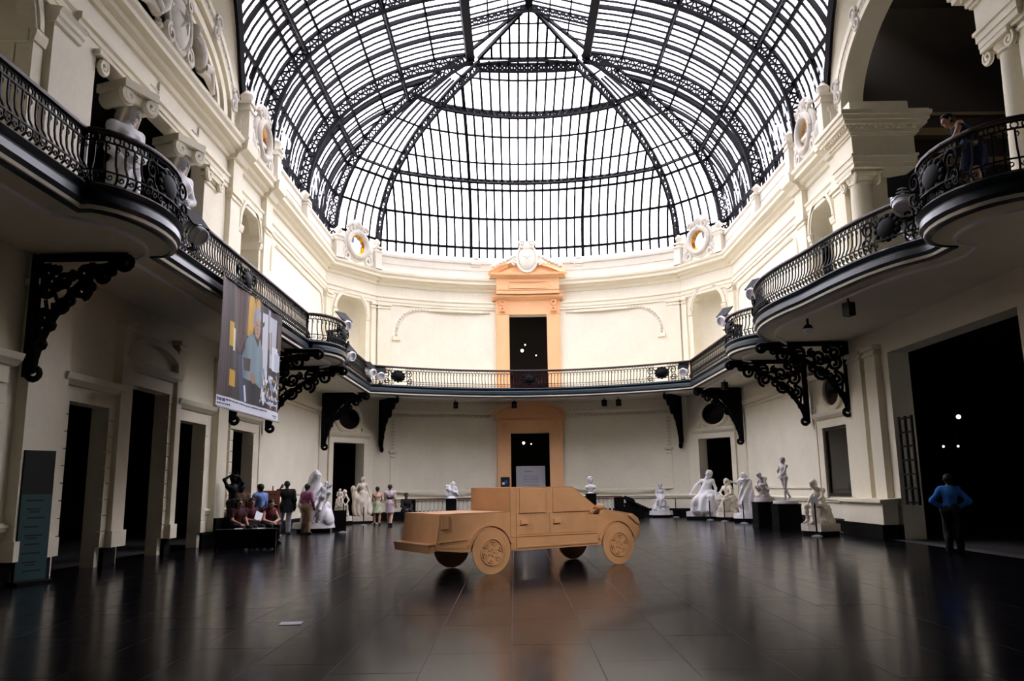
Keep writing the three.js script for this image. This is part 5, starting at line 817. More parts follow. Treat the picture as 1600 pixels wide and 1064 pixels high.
// ---------------------------------------------------------------- people
const SK = { tan: std('#b98468', 0.6), light: std('#d3a58c', 0.6), brown: std('#6d4534', 0.6) }, cloth = (c, r = 0.9) => std(c, r, { sheen: 0.2, map: grainTex });
const HAIR = std('#120d0b', 0.6), SHOE = std('#0e0c0c', 0.5), EYE = std('#16110e', 0.3);
function hairGeom(J, S = 1, long = 0, low = -0.02) { const [X, Y, Z] = frameOf(J.look, J.up), o = V(...J.head), P = (a, b, c) => { const v = o.clone().addScaledVector(X, a * S).addScaledVector(Y, b * S).addScaledVector(Z, c * S); return [v.x, v.y, v.z]; }; const A = [c_(P(0, 0.045, -0.035), 0.099 * S, P(0, 0.05, 0.01), 0.088 * S), c_(P(0, 0.0, -0.055), 0.08 * S, P(0, -0.05 - long, -0.07), 0.055 * S)]; const fc = P(0, -0.01, 0.1), u = unite(A, 0.03), [lo, hi] = bounds(A, 0.02); return nets((x, y, z) => max(u(x, y, z), 0.1 * S - hyp(x - fc[0], y - fc[1], z - fc[2])), lo, hi, 0.014); }
// o: skin, top {color, sleeve 0..1, hem}, legs {color, kind}, hair
function person(label, pos, turn, J, o, group) {
  const t = thing('person', label, 'person', pos, turn, group), S = o.S || 1; t.scale.setScalar(S);
  const L = limbs(J, o.f || 1); part('body', bodyGeom(J, { f: o.f || 1 }), o.skin || SK.tan, t);
  part('hair', hairGeom(J, o.hs || 1.03, o.long || 0), o.hair || HAIR, t);
  const cut = (P, k) => P.map(p => [...p]).map((p, i, a) => p);
  const sleeve = (A, q) => q >= 1 ? A : q > 0.5 ? [A[0], [...A[1].slice(0, 4), ...[0, 1, 2].map(i => lerp(A[1][i], A[1][4 + i], (q - 0.5) * 2)), A[1][7] + 0.004]] : q > 0 ? [[...A[0].slice(0, 4), ...[0, 1, 2].map(i => lerp(A[0][i], A[0][4 + i], q * 2)), A[0][7]]] : [];
  if (o.top) { const q = o.top.sleeve ?? 1, P = [...L.torso, ...sleeve(L.armL, q), ...sleeve(L.armR, q), ...(o.top.extra || [])]; const nk = J.neck[1] + 0.03, hem = o.top.hem ?? -9, cap = o.top.cap ?? nk; part(o.top.name || 'shirt', meshOf(P, { grow: o.top.grow || 0.018, k: 0.05, fold: 0.006, freq: 34, clip: (x, y, z) => max(hem - y, y - cap) }), o.top.mat, t); }
  if (o.band) part('belt', meshOf([c_(J.waist.map((v, i) => v + (i === 1 ? o.band[1] : 0)), 0.155, J.waist.map((v, i) => v + (i === 1 ? o.band[1] + 0.01 : 0)), 0.155)], { clip: (x, y) => abs(y - J.waist[1] - o.band[1]) - 0.035 }), o.band[0], t);
  if (o.pants) { const P = [c_(J.pelvis, 0.135, J.waist, 0.11), c_(J.pL, 0.11, J.pR, 0.11), ...L.legL, ...L.legR].map(p => [...p]); for (const i of [4, 7]) if (P[i]) P[i][7] = max(P[i][7], 0.055); const wl = J.waist[1] + (o.pants.wl || 0); part(o.pants.name || 'trousers', meshOf(P, { grow: 0.024, fold: 0.006, freq: 20, clip: (x, y) => max(y - wl, (o.pants.hem || 0.07) - y) }), o.pants.mat, t); }
  if (o.skirt) { const a = J.waist, b = [(J.kL[0] + J.kR[0]) / 2, o.skirt.hem, (J.kL[2] + J.kR[2]) / 2 - 0.02]; part('skirt', meshOf([c_(a, 0.13, J.pelvis, 0.17), c_(J.pelvis, 0.17, b, o.skirt.r)], { fold: 0.012, freq: 30, clip: (x, y) => o.skirt.hem - y }), o.skirt.mat, t); }
  for (const s of ['L', 'R']) { const sh = L['foot' + s].map(p => { const q = [...p]; q[3] += 0.012; q[7] += 0.012; return q; }); part('shoe', meshOf(sh, { cell: 0.016, clip: (x, y) => 0.002 - y }), o.shoe || SHOE, t); }
  if (o.face !== false) { const [X, Y, Z] = frameOf(J.look, J.up); for (const e of [-1, 1]) { const v = V(...J.head).addScaledVector(X, e * 0.033).addScaledVector(Y, 0.008).addScaledVector(Z, 0.08); part('eye', new MB().add(new THREE.SphereGeometry(0.009, 8, 6), M4(v.x, v.y, v.z)).geom(0.9), EYE, t); } }
  return t;
}
person('man in a long black jacket and pale trousers with one hand raised to his ear', [-8.2, 0, -29.3], PI + 0.25, { ...STAND, eL: [0.36, 1.3, 0.05], hL: [0.2, 1.55, 0.12], pL: [0.1, 0.93, 0], kL: [0.16, 0.5, 0.04], aL: [0.24, 0.09, 0.06], tL: [0.3, 0.03, 0.2], kR: [-0.08, 0.5, 0.02], aR: [-0.08, 0.09, -0.04] }, { S: 1.06, skin: SK.brown, top: { name: 'jacket', mat: cloth('#0b0b0d'), grow: 0.045, hem: 0.72, extra: [c_([0, 1.0, 0], 0.15, [0, 0.72, -0.02], 0.17)] }, pants: { mat: cloth('#c3c2d2') } });
person('man in a pink long-sleeved shirt and tan trousers before the hooded marble group', [-7.45, 0, -29.2], PI - 0.5, { ...STAND, eR: [-0.27, 1.14, 0.02], hR: [-0.2, 0.92, 0.16], eL: [0.27, 1.15, 0.02], hL: [0.18, 0.95, 0.18], head: [0.02, 1.63, 0.05], look: [0.3, -0.25, 1] }, { skin: SK.brown, top: { mat: cloth('#b46f98'), hem: 0.94 }, pants: { mat: cloth('#a98a72') } });
person('man in a light blue shirt looking away beside the wooden board', [-8.0, 0, -25.6], -2.2, { ...STAND, eL: [0.25, 1.15, 0.05], hL: [0.16, 0.98, 0.16] }, { skin: SK.brown, top: { mat: cloth('#7d9fe0'), hem: 0.92 }, pants: { mat: cloth('#14161f') } });
person('man in a dull brown shirt with bushy dark hair behind the seated women', [-8.42, 0, -25.0], -2.6, STAND, { skin: SK.tan, hs: 1.25, top: { mat: cloth('#6b5138'), hem: 0.92 }, pants: { mat: cloth('#1b1a1c') } });
const bench = [-7.85, 0, -23.9];
person('seated woman in a dark red top at the left end of the black bench', [-7.9, 0, -23.35], 1.0, { ...SIT, look: [0.2, -0.1, 1] }, { S: 0.98, long: 0.14, skin: SK.tan, top: { mat: cloth('#4b1e24'), sleeve: 0.3, hem: 0.5 }, pants: { mat: cloth('#141318') } });
person('seated woman in a patterned red top holding a white paper', [-7.72, 0, -23.95], 0.95, { ...SIT, hL: [0.06, 0.72, 0.26], hR: [-0.06, 0.72, 0.26], look: [-0.2, -0.1, 1] }, { S: 0.98, long: 0.16, skin: SK.tan, top: { mat: cloth('#5a2630'), sleeve: 0.25, hem: 0.5 }, pants: { mat: cloth('#17161b') } });
person('seated woman leaning forward with bare arms folded on her knees', [-7.5, 0, -24.85], 0.8, { ...SIT, waist: [0, 0.72, -0.06], chest: [0, 0.9, 0.04], neck: [0, 1.05, 0.12], head: [0, 1.18, 0.18], sL: [0.18, 0.98, 0.07], eL: [0.26, 0.7, 0.2], hL: [-0.02, 0.6, 0.34], sR: [-0.18, 0.98, 0.07], eR: [-0.26, 0.7, 0.2], hR: [0.02, 0.6, 0.38], look: [0, -0.25, 1] }, { S: 0.98, long: 0.2, skin: SK.light, top: { mat: cloth('#6a232b'), sleeve: 0, hem: 0.5 }, pants: { mat: cloth('#151419') } });
person('woman with bare shoulders and a pale green skirt seen from behind', [-6.0, 0, -35.6], PI + 0.1, { ...STAND, eL: [0.22, 1.16, 0.04], hL: [0.1, 1.05, 0.16], eR: [-0.22, 1.16, 0.04], hR: [-0.1, 1.05, 0.16] }, { S: 0.93, f: 0.95, skin: SK.light, top: { name: 'top', mat: cloth('#d8b7a0'), sleeve: 0, hem: 1.0, cap: 1.36 }, skirt: { mat: cloth('#b9c7a4'), hem: 0.55, r: 0.24 } });
person('woman in a pale pink dress with a black belt walking away', [-5.28, 0, -34.5], PI - 0.05, { ...STAND, kL: [0.08, 0.5, 0.08], aL: [0.06, 0.1, 0.1], tL: [0.06, 0.03, 0.24], kR: [-0.09, 0.5, -0.02], aR: [-0.09, 0.12, -0.22], tR: [-0.1, 0.04, -0.1], eL: [0.23, 1.15, 0.04], hL: [0.12, 1.02, 0.16] }, { S: 0.98, f: 0.95, skin: SK.light, hair: std('#2e1b14', 0.6), top: { name: 'dress_top', mat: cloth('#e6cfd2'), sleeve: 0.35, hem: 1.0 }, band: [M.black, 0.06], skirt: { mat: cloth('#d9c3cc'), hem: 0.56, r: 0.19 } });
person('person in dark clothes sitting at the end of the wooden balustrade', [-5.0, 0, -37.6], 0.5, SIT, { S: 0.98, skin: SK.brown, top: { mat: cloth('#0e0e10'), hem: 0.5 }, pants: { mat: cloth('#0d0d10') } });
person('person in a bright blue shirt with hands on hips by the dark opening', [9.75, 0, -18.3], PI - 0.4, { ...STAND, eL: [0.38, 1.16, -0.06], hL: [0.18, 1.02, 0.02], eR: [-0.38, 1.16, -0.06], hR: [-0.18, 1.02, 0.02] }, { S: 0.98, skin: SK.brown, top: { mat: cloth('#2a78d0'), hem: 0.94 }, pants: { mat: cloth('#0d0e14') } });
person('dark haired woman in a blue dress leaning on the rounded upper railing', [8.05, BF, -13.1], -1.95, { ...STAND, waist: [0, 1.1, 0.06], chest: [0, 1.24, 0.16], neck: [0, 1.36, 0.27], head: [0, 1.47, 0.36], sL: [0.18, 1.32, 0.2], eL: [0.27, 1.06, 0.3], hL: [0.1, 0.98, 0.46], sR: [-0.18, 1.32, 0.2], eR: [-0.27, 1.06, 0.3], hR: [-0.1, 0.98, 0.46], look: [0.3, -0.35, 1] }, { S: 0.97, f: 0.95, long: 0.1, skin: SK.light, top: { name: 'dress_top', mat: cloth('#22325f'), sleeve: 0, hem: 1.0, cap: 1.3 }, skirt: { mat: cloth('#1f2d58'), hem: 0.5, r: 0.24 } });
{ const t = thing('bench', 'black upholstered bench with people seated on it by the left wall', 'bench', [-7.75, 0, -24.03], 1.276); const s = new MB(); s.box(0, 0.36, 0, 2.6, 0.14, 0.55); s.box(0, 0.3, 0, 2.5, 0.06, 0.5); part('seat', s, M.black, t); for (const x of [-1.15, 1.15]) for (const z of [-0.2, 0.2]) part('leg', new MB().box(x, 0.14, z, 0.06, 0.28, 0.06), M.black, t); part('backrest', new MB().box(0, 0.62, -0.28, 2.6, 0.4, 0.08), M.black, t); }
{ const t = thing('low_table', 'low black table with white leaflets in front of the bench', 'table', [-7.3, 0, -22.3], 0.25); part('table_top', new MB().box(0, 0.52, 0, 1.6, 0.05, 0.6), M.black, t); for (const x of [-0.75, 0.75]) part('leg', new MB().box(x, 0.25, 0, 0.05, 0.5, 0.56), M.black, t); part('apron', new MB().box(0, 0.27, 0, 1.46, 0.46, 0.5), M.black, t);
  for (const [x, z, r] of [[-0.2, 0.05, 0.3], [0.25, -0.1, -0.5]]) tag(scene.add(new THREE.Mesh(new MB().box(0, 0, 0, 0.21, 0.012, 0.29).geom(), M.white)).children.at(-1), r > 0 ? 'white leaflet lying on the low black table nearer the tall sign panel' : 'white leaflet lying on the low black table beside another', 'paper'); }
scene.children.filter(o => o.userData.category === 'paper').forEach((o, i) => { o.name = numbered('leaflet'); o.position.set(-7.5 + i * 0.5, 0.553, -22.25 - i * 0.12); o.rotation.y = 0.3 - i * 0.8; });
tag(part(numbered('paper_sheet'), new MB().box(0, 0, 0, 0.21, 0.29, 0.006), M.white, scene), 'white paper held by the seated woman in red', 'paper').position.set(-7.46, 0.83, -23.8); scene.children.at(-1).rotation.set(-0.7, 0.7, 0);
{ const W = std('#8a4a32', 0.6), t = thing('display_board', 'reddish brown wooden notice board on legs behind the bench', 'board', [-8.15, 0, -27.0], 0.5); part('panel', new MB().box(0, 1.32, 0, 0.72, 0.46, 0.05), W, t); part('lower_panel', new MB().box(0, 0.72, -0.01, 0.62, 0.72, 0.04), std('#1c0f0c', 0.7), t); for (const x of [-0.33, 0.33]) part('leg', new MB().box(x, 0.78, 0, 0.06, 1.56, 0.06), W, t); for (const x of [-0.25, 0.12]) part('peg', new MB().box(x, 1.62, 0, 0.035, 0.16, 0.035), W, t); const l = new MB(); for (let i = 0; i < 4; i++) l.box(-0.18 + i * 0.12, 1.42, 0.028, 0.09, 0.025, 0.004); part('lettering', l, M.dark, t); }
// ---------------------------------------------------------------- statues
function statue(label, pos, turn, o) {
  const t = thing('statue', label, 'statue', pos, turn, o.group), y0 = o.base || 0.2, sc = o.S || 1;
  if (o.plinth) part('plinth', o.plinth, M.black, t);
  const bodies = []; for (const J of o.figs) { const L = limbs(J.J, J.f || 1); const P = [...L.torso, ...L.armL, ...L.armR, ...L.legL, ...L.legR, ...L.footL, ...L.footR, ...L.neck], g = mergeGeometries([meshOf(P, { cell: J.cell || 0.024, k: 0.05 }), headGeom(J.J, J.hs || 1.02, 0.014), handGeom(J.J.hL, J.J.eL), handGeom(J.J.hR, J.J.eR), hairGeom(J.J, 1.06, J.long || 0)].map(plain)); g.applyMatrix4(M4(...(J.at || [0, 0, 0]), J.turn || 0, (J.S || 1) * sc, J.rx || 0, J.rz || 0).premultiply(M4(0, y0, 0))); bodies.push(g); }
  const fg = bodies.map(g => part('figure', g, o.mat, t));
  if (o.drape) { const g = meshOf(o.drape, { cell: 0.026, k: 0.08, fold: o.fold ?? 0.022, freq: o.freq || 24 }); g.applyMatrix4(M4(0, y0, 0, 0, sc)); part('drapery', g, o.mat, t); }
  if (o.rock) { const g = meshOf(o.rock, { cell: 0.03, k: 0.06, rough: 0.05, clip: (x, y) => -0.02 - y }); g.applyMatrix4(M4(0, y0, 0, 0, sc)); part('rock', g, o.mat, t); }
  if (o.baseR) { const b = new MB(), [rx, rz] = o.baseR; b.add(new THREE.CylinderGeometry(1, 1.06, 1, 20), new THREE.Matrix4().compose(V(0, y0 + 0.01 - min(0.2, y0) / 2, 0), new THREE.Quaternion(), V(rx, min(0.2, y0), rz))); part('base', b.geom(0.5), o.mat, t); }
  if (o.baseB) part('base', new MB().box(0, y0 - 0.1, 0, o.baseB[0], 0.22, o.baseB[1]), o.mat, t);
  if (o.foot !== 0) part('footing', new MB().box(0, max(0.04, (y0 - 0.2) / 2), 0, (o.foot || 0.7), max(0.08, y0 - 0.2), (o.foot || 0.7) * 0.9), M.black, t);
  return t;
}
const sit = (o = {}) => ({ ...SIT, ...o }), stand = (o = {}) => ({ ...STAND, ...o });
// left side
statue('white marble group of a hooded seated figure with a nude across the lap', [-7.55, 0, -30.7], 0.25, { mat: M.marble, base: 0.34, S: 1.16, baseR: [0.75, 0.62], foot: 1.2, figs: [{ J: sit({ head: [0.04, 1.46, 0.08], neck: [0, 1.26, 0], chest: [0, 1.05, -0.08], waist: [0, 0.85, -0.1], pelvis: [0, 0.66, -0.1], sL: [0.2, 1.16, -0.04], sR: [-0.2, 1.16, -0.04], eL: [0.34, 0.95, 0.1], hL: [0.26, 0.86, 0.34], eR: [-0.32, 0.9, 0.12], hR: [-0.1, 0.78, 0.34], pL: [0.1, 0.62, -0.06], pR: [-0.1, 0.62, -0.06], kL: [0.16, 0.58, 0.36], kR: [-0.16, 0.58, 0.36], look: [0.5, -0.5, 1] }) }, { J: stand({ waist: [0.02, 1.1, 0.08], look: [-0.2, 0.3, 1], kL: [0.2, 0.62, 0.38], aL: [0.2, 0.25, 0.18], tL: [0.24, 0.18, 0.3], kR: [-0.05, 0.6, 0.32], aR: [-0.02, 0.2, 0.34], tR: [0, 0.14, 0.46] }), at: [-0.25, 0.1, 0.38], rz: -0.55, S: 0.78, f: 0.95 }, { J: stand(), at: [0.42, 0.5, 0.05], turn: -0.6, S: 0.5 }],
  drape: [c_([0.03, 1.52, 0.02], 0.16, [0, 1.4, -0.05], 0.17), c_([0, 1.4, -0.05], 0.18, [0, 1.0, -0.12], 0.3), c_([0, 1.0, -0.12], 0.28, [-0.05, 0.5, -0.05], 0.4), c_([-0.15, 0.55, 0.3], 0.2, [-0.2, 0.1, 0.36], 0.24), c_([0.15, 0.55, 0.2], 0.22, [0.3, 0.1, 0.2], 0.3), c_([-0.3, 1.1, -0.05], 0.1, [-0.36, 0.6, 0.1], 0.16), c_([0.4, 0.5, 0.05], 0.16, [0.4, 0.1, 0.05], 0.24)] });
statue('small cream marble figure crouching on a black pedestal beside the hooded group', [-6.85, 0, -31.9], 0.3, { mat: M.marbleWarm, base: 0.95, S: 0.48, foot: 0.5, figs: [{ J: sit({ look: [-0.4, -0.4, 1], head: [0, 1.16, 0.14] }) }], rock: [c_([0, 0.1, 0], 0.36, [0, 0.36, -0.05], 0.3)] });
statue('cream marble figure bowed over with one arm hanging, near the dark corner door', [-7.75, 0, -36.4], 0.7, { mat: M.marbleWarm, base: 0.36, S: 0.88, baseR: [0.5, 0.42], foot: 0.8, figs: [{ J: sit({ chest: [0, 0.98, 0.1], neck: [0, 1.1, 0.24], head: [0, 1.18, 0.36], sL: [0.18, 1.06, 0.14], sR: [-0.18, 1.06, 0.14], eL: [0.26, 0.82, 0.3], hL: [0.12, 0.66, 0.4], eR: [-0.28, 0.78, 0.2], hR: [-0.2, 0.5, 0.3], look: [0, -0.7, 1] }) }], rock: [c_([0, 0.12, -0.1], 0.3, [0, 0.38, -0.14], 0.26)], drape: [c_([0.1, 0.5, 0.1], 0.16, [0.12, 0.1, 0.2], 0.2)] });
statue('cream marble standing figure half wrapped in a wide falling cloth', [-7.1, 0, -37.9], 0.35, { mat: M.marbleWarm, base: 0.3, S: 1.02, baseB: [0.9, 0.7], foot: 0.9, figs: [{ J: stand({ look: [-0.7, 0.1, 1], eL: [0.3, 1.2, -0.1], hL: [0.36, 1.0, 0.02], eR: [-0.3, 1.2, 0.05], hR: [-0.34, 1.0, 0.1], waist: [0.03, 1.12, 0] }) }], drape: [c_([0.02, 1.0, 0], 0.2, [0.04, 0.2, 0], 0.3), c_([-0.38, 1.25, -0.06], 0.12, [-0.2, 0.2, 0], 0.22), c_([-0.3, 0.9, 0], 0.16, [0, 0.6, 0.1], 0.16), c_([0.2, 0.9, 0], 0.14, [0.26, 0.2, 0.05], 0.2)] });
statue('dark bronze standing figure with one arm curved over its head', [-8.4, 0, -24.25], 0.8, { mat: M.bronze, base: 0.3, S: 0.98, baseB: [0.5, 0.5], foot: 0.6, figs: [{ J: stand({ eR: [-0.3, 1.62, 0], hR: [-0.06, 1.78, 0.02], eL: [0.26, 1.5, 0.1], hL: [0.1, 1.72, 0.12] }) }], drape: [c_([0, 0.95, 0], 0.16, [0, 0.2, 0], 0.22)] });
// right side
statue('small white marble seated child on a rock by the pale far wall', [7.15, 0, -40.3 + 0.3], -0.15, { mat: M.marble, base: 0.3, S: 0.98, baseR: [0.55, 0.45], foot: 0.8, figs: [{ J: sit({ kL: [0.14, 0.55, 0.34], aL: [0.02, 0.15, 0.3], kR: [-0.16, 0.5, 0.36], aR: [-0.2, 0.1, 0.3] }) }], rock: [c_([-0.1, 0.1, -0.05], 0.34, [0, 0.3, -0.1], 0.28), c_([0.15, 0.1, 0.1], 0.26, [-0.2, 0.08, 0.2], 0.2)], drape: [c_([0, 0.72, -0.02], 0.16, [0, 0.5, 0.2], 0.2), c_([0.05, 0.5, 0.3], 0.15, [0.05, 0.28, 0.3], 0.16)] });
statue('large white marble draped man seated with one arm held out', [8.75, 0, -37.0], -0.5, { mat: M.marble, base: 0.34, S: 1.36, baseB: [1.75, 1.0], foot: 1.6, figs: [{ J: sit({ head: [0.08, 1.22, 0], look: [-0.6, 0.1, 1], eR: [-0.36, 0.84, 0.1], hR: [-0.46, 0.62, 0.3], eL: [0.27, 0.76, -0.06], hL: [0.3, 0.52, 0.04], kL: [0.14, 0.48, 0.36], kR: [-0.3, 0.44, 0.34], aR: [-0.36, 0.06, 0.34] }), hs: 1.1 }], drape: [c_([-0.1, 0.5, 0.1], 0.18, [-0.3, 0.3, 0.3], 0.17), c_([-0.3, 0.36, 0.32], 0.14, [-0.34, 0.05, 0.3], 0.16), c_([0.12, 0.45, 0.25], 0.16, [0.14, 0.05, 0.3], 0.16), c_([0, 0.9, -0.06], 0.14, [-0.12, 0.6, 0.0], 0.18), c_([-0.08, 0.42, 0.3], 0.15, [-0.1, 0.04, 0.3], 0.2), c_([0.1, 0.45, -0.1], 0.26, [0.2, 0.1, -0.1], 0.32)], fold: 0.018, rock: [c_([0.2, 0.1, -0.12], 0.3, [0.25, 0.4, -0.15], 0.22)] });
statue('cream marble veiled woman kneeling against a stump', [9.25, 0, -35.6], -0.9, { mat: M.marbleWarm, base: 0.34, S: 1.06, baseR: [0.5, 0.42], foot: 0.8, figs: [{ J: sit({ look: [-0.2, 0.4, 1], eR: [-0.2, 0.8, 0.16], hR: [-0.02, 0.7, 0.3] }), long: 0.2 }], rock: [c_([0.1, 0.1, -0.15], 0.26, [0.12, 0.5, -0.2], 0.2)], drape: [c_([0, 1.2, -0.08], 0.12, [0, 0.8, -0.16], 0.17), c_([0, 0.5, 0.1], 0.2, [0, 0.2, 0.2], 0.22)] });
statue('tall white marble draped woman with both arms lifted to one side', [9.5, 0, -33.6], -0.6, { mat: M.marble, base: 0.36, S: 0.98, baseR: [0.5, 0.46], foot: 0.8, figs: [{ J: stand({ chest: [0.02, 1.3, 0.04], head: [0, 1.55, 0.1], neck: [0.02, 1.44, 0.04], eL: [0.06, 1.4, 0.22], hL: [-0.16, 1.34, 0.26], eR: [-0.34, 1.24, 0.14], hR: [-0.42, 1.3, 0.3], look: [-0.6, -0.3, 1] }) }], drape: [c_([0, 1.25, 0.02], 0.17, [0, 0.9, 0], 0.2), c_([0, 0.9, 0], 0.2, [0, 0.12, 0.02], 0.26), c_([0.18, 1.3, -0.05], 0.12, [0.22, 0.2, -0.05], 0.2), c_([-0.1, 1.0, 0.14], 0.1, [-0.12, 0.4, 0.2], 0.14)], fold: 0.024, freq: 30 });
const ped = (w, h) => new MB().box(0, h / 2, 0, w, h, w).box(0, h - 0.03, 0, w + 0.05, 0.06, w + 0.05).box(0, 0.06, 0, w + 0.06, 0.12, w + 0.06);
function onPedestal(label, plabel, pos, w, h, fn) { const p = thing('pedestal', plabel, 'pedestal', pos); part('block', new MB().box(0, h / 2, 0, w, h, w), M.black, p); part('cap', new MB().box(0, h - 0.02, 0, w + 0.03, 0.05, w + 0.03), M.black, p); part('skirting', new MB().box(0, 0.05, 0, w + 0.04, 0.1, w + 0.04), M.black, p); fn([pos[0], h + 0.006, pos[2]]); }
onPedestal('', 'square black pedestal under the crouching grey marble', [9.05, 0, -29.6], 0.72, 0.9, p => statue('grey marble nude crouching with head bowed on a black pedestal', p, -1.0, { mat: M.marbleGrey, base: 0.16, S: 0.82, baseR: [0.36, 0.34], foot: 0, figs: [{ J: sit({ pelvis: [0, 0.34, -0.12], waist: [0, 0.52, -0.1], chest: [0, 0.72, 0.02], neck: [0, 0.86, 0.14], head: [0, 0.96, 0.26], sL: [0.17, 0.82, 0.04], sR: [-0.17, 0.82, 0.04], eL: [0.22, 0.55, 0.2], hL: [0.02, 0.5, 0.36], eR: [-0.22, 0.55, 0.2], hR: [-0.02, 0.46, 0.36], pL: [0.1, 0.3, -0.1], pR: [-0.1, 0.3, -0.1], kL: [0.14, 0.55, 0.26], kR: [-0.14, 0.46, 0.28], aL: [0.12, 0.08, 0.12], aR: [-0.12, 0.08, 0.06], tL: [0.14, 0.04, 0.26], tR: [-0.14, 0.04, 0.2], look: [0, -0.8, 1] }) }], rock: [c_([0, 0.0, -0.06], 0.24, [0, 0.1, 0.04], 0.2)] }));
onPedestal('', 'square black pedestal under the standing nude', [9.35, 0, -28.2], 0.78, 0.86, p => statue('slender grey marble nude striding forward on a black pedestal', p, -1.1, { mat: M.marbleGrey, base: 0.1, S: 0.84, baseR: [0.44, 0.36], foot: 0, figs: [{ J: stand({ eL: [0.2, 1.2, 0.14], hL: [0.12, 1.02, 0.3], eR: [-0.24, 1.18, 0.06], hR: [-0.1, 1.2, 0.2], kL: [0.09, 0.5, 0.06], aL: [0.08, 0.09, 0.08], kR: [-0.1, 0.52, -0.1], aR: [-0.1, 0.16, -0.36], tR: [-0.1, 0.05, -0.26], tL: [0.1, 0.03, 0.22], look: [0, -0.35, 1] }), f: 0.92 }] }));
statue('cream marble boy seated reading on a rough rock', [9.3, 0, -25.0], -1.2, { mat: M.marbleWarm, base: 0.34, S: 1.0, baseB: [0.85, 0.75], foot: 0.78, figs: [{ J: sit({ chest: [0, 0.92, 0.0], neck: [0, 1.07, 0.08], head: [0, 1.18, 0.16], look: [0, -0.7, 1], eL: [0.24, 0.78, 0.1], hL: [0.1, 0.62, 0.34], eR: [-0.24, 0.78, 0.1], hR: [-0.08, 0.62, 0.36], kL: [0.13, 0.56, 0.36], kR: [-0.13, 0.52, 0.38] }), hs: 1.15 }], rock: [c_([0, 0.1, -0.1], 0.34, [0, 0.36, -0.12], 0.26), c_([0.1, 0.05, 0.2], 0.2, [-0.2, 0.05, 0.1], 0.22)] });
// caryatids of the portico
for (const [z, l] of [[-17.45, 'white stone caryatid with scrolled capital nearer the tall pale pier'], [-20.35, 'white stone caryatid with scrolled capital nearer the cartouche']]) {
  const t = thing('caryatid', l, 'statue', [XL + 0.05, BF, z], 1.2), J = stand({ look: [0.25, -0.3, 1], head: [0.03, 1.63, 0.03], eL: [0.22, 1.14, 0.06], hL: [0.04, 1.06, 0.17], eR: [-0.22, 1.12, 0.02], hR: [-0.1, 0.98, 0.15] }), L = limbs(J, 1.06), S = 2.05, y0 = 0.55;
  const g = mergeGeometries([meshOf([...L.torso, ...L.armL, ...L.armR, ...L.neck, c_([0.08, 1.29, 0.09], 0.07, [0.08, 1.28, 0.1], 0.065), c_([-0.08, 1.29, 0.09], 0.07, [-0.08, 1.28, 0.1], 0.065)], { cell: 0.02, k: 0.05 }), headGeom(J, 1.05), handGeom(J.hL, J.eL), handGeom(J.hR, J.eR)].map(plain)); g.applyMatrix4(M4(0, y0, 0, 0, S)); part('figure', g, M.marble, t);
  const h = meshOf([c_([0.03, 1.69, 0.0], 0.115, [0.03, 1.6, -0.05], 0.11), c_([0.11, 1.62, 0.02], 0.045, [0.11, 1.5, -0.02], 0.04), c_([-0.06, 1.62, 0.02], 0.045, [-0.07, 1.5, -0.02], 0.04)], { cell: 0.014, fold: 0.012, freq: 70, clip: (x, y, z) => 0.098 - hyp(x - 0.05, y - 1.61, z - 0.11) }); h.applyMatrix4(M4(0, y0, 0, 0, S)); part('hair', h, M.marbleWarm, t);
  const d = meshOf([c_([0, 1.02, 0], 0.17, [0, 0.7, 0], 0.19), c_([0, 0.7, 0], 0.19, [0, 0.02, 0], 0.2)], { cell: 0.024, fold: 0.02, freq: 30 }); d.applyMatrix4(M4(0, y0, 0, 0, S)); part('drapery', d, M.marble, t);
  part('pedestal', new MB().box(0, 0.28, 0, 0.9, 0.56, 0.9), M.trim, t);
  const c = new MB(); for (const s of [-1, 1]) { tubeOn(c, flatF, spiral(s * 0.32, 4.12, 0.2, 0.03, PI / 2, -s * 1.6), 0.09, 0.34); c.add(new THREE.CylinderGeometry(0.19, 0.19, 0.7, 14).rotateX(PI / 2), M4(s * 0.32, 4.12, 0)); } c.box(0, 4.16, 0, 0.64, 0.24, 0.66); c.box(0, 4.38, 0, 1.0, 0.2, 0.9); part('capital', c.geom(0.6), M.trim, t);
}
// ---------------------------------------------------------------- stair balustrade before the far wall
{
  const W = std('#6e4634', 0.5), B = std('#d9d4c8', 0.7), z = -39.6;
  const t = thing('stair_balustrade', 'low balustrade with white balusters and a reddish wooden rail', 'balustrade', [XC, 0, z]);
  part('handrail', new MB().box(-0.9, 1.02, 0, 10.5, 0.07, 0.2), W, t, 'reddish brown wooden rail'); part('kerb', new MB().box(-0.9, 0.17, 0, 10.5, 0.34, 0.24), M.black, t);
  for (const x of [-5.9, 4.2]) part('end_post', new MB().box(x, 0.5, 0, 0.46, 1.0, 0.26), M.black, t);
  const bg = new MB().add(lathe([[0.05, 0], [0.05, 0.06], [0.03, 0.1], [0.048, 0.26], [0.028, 0.42], [0.045, 0.56], [0.05, 0.64]], 8)).geom(0.6);
  for (let x = -5.55; x < 4.0; x += 0.2) { const m = part('baluster', bg, B, t); m.position.set(x, 0.34, 0); }
  const sc = new MB(); tubeOn(sc, flatF, spiral(4.75, 0.72, 0.24, 0.05, PI, 1.5), 0.08, 0); tubeOn(sc, flatF, [[4.45, 0.98], [4.7, 0.9], [5.05, 0.6], [5.35, 0.42], [5.6, 0.36]], 0.09, 0); sc.box(4.9, 0.3, 0, 1.0, 0.5, 0.14); for (let i = 0; i < 9; i++) dome(sc, flatF, 4.6 + i * 0.12, 0.85 - i * 0.055, 0.1, 0.09, 0, 0.14, 8, 3); part('scroll_end', sc.geom(0.6), M.black, t, 'black leafy iron scroll end');
}
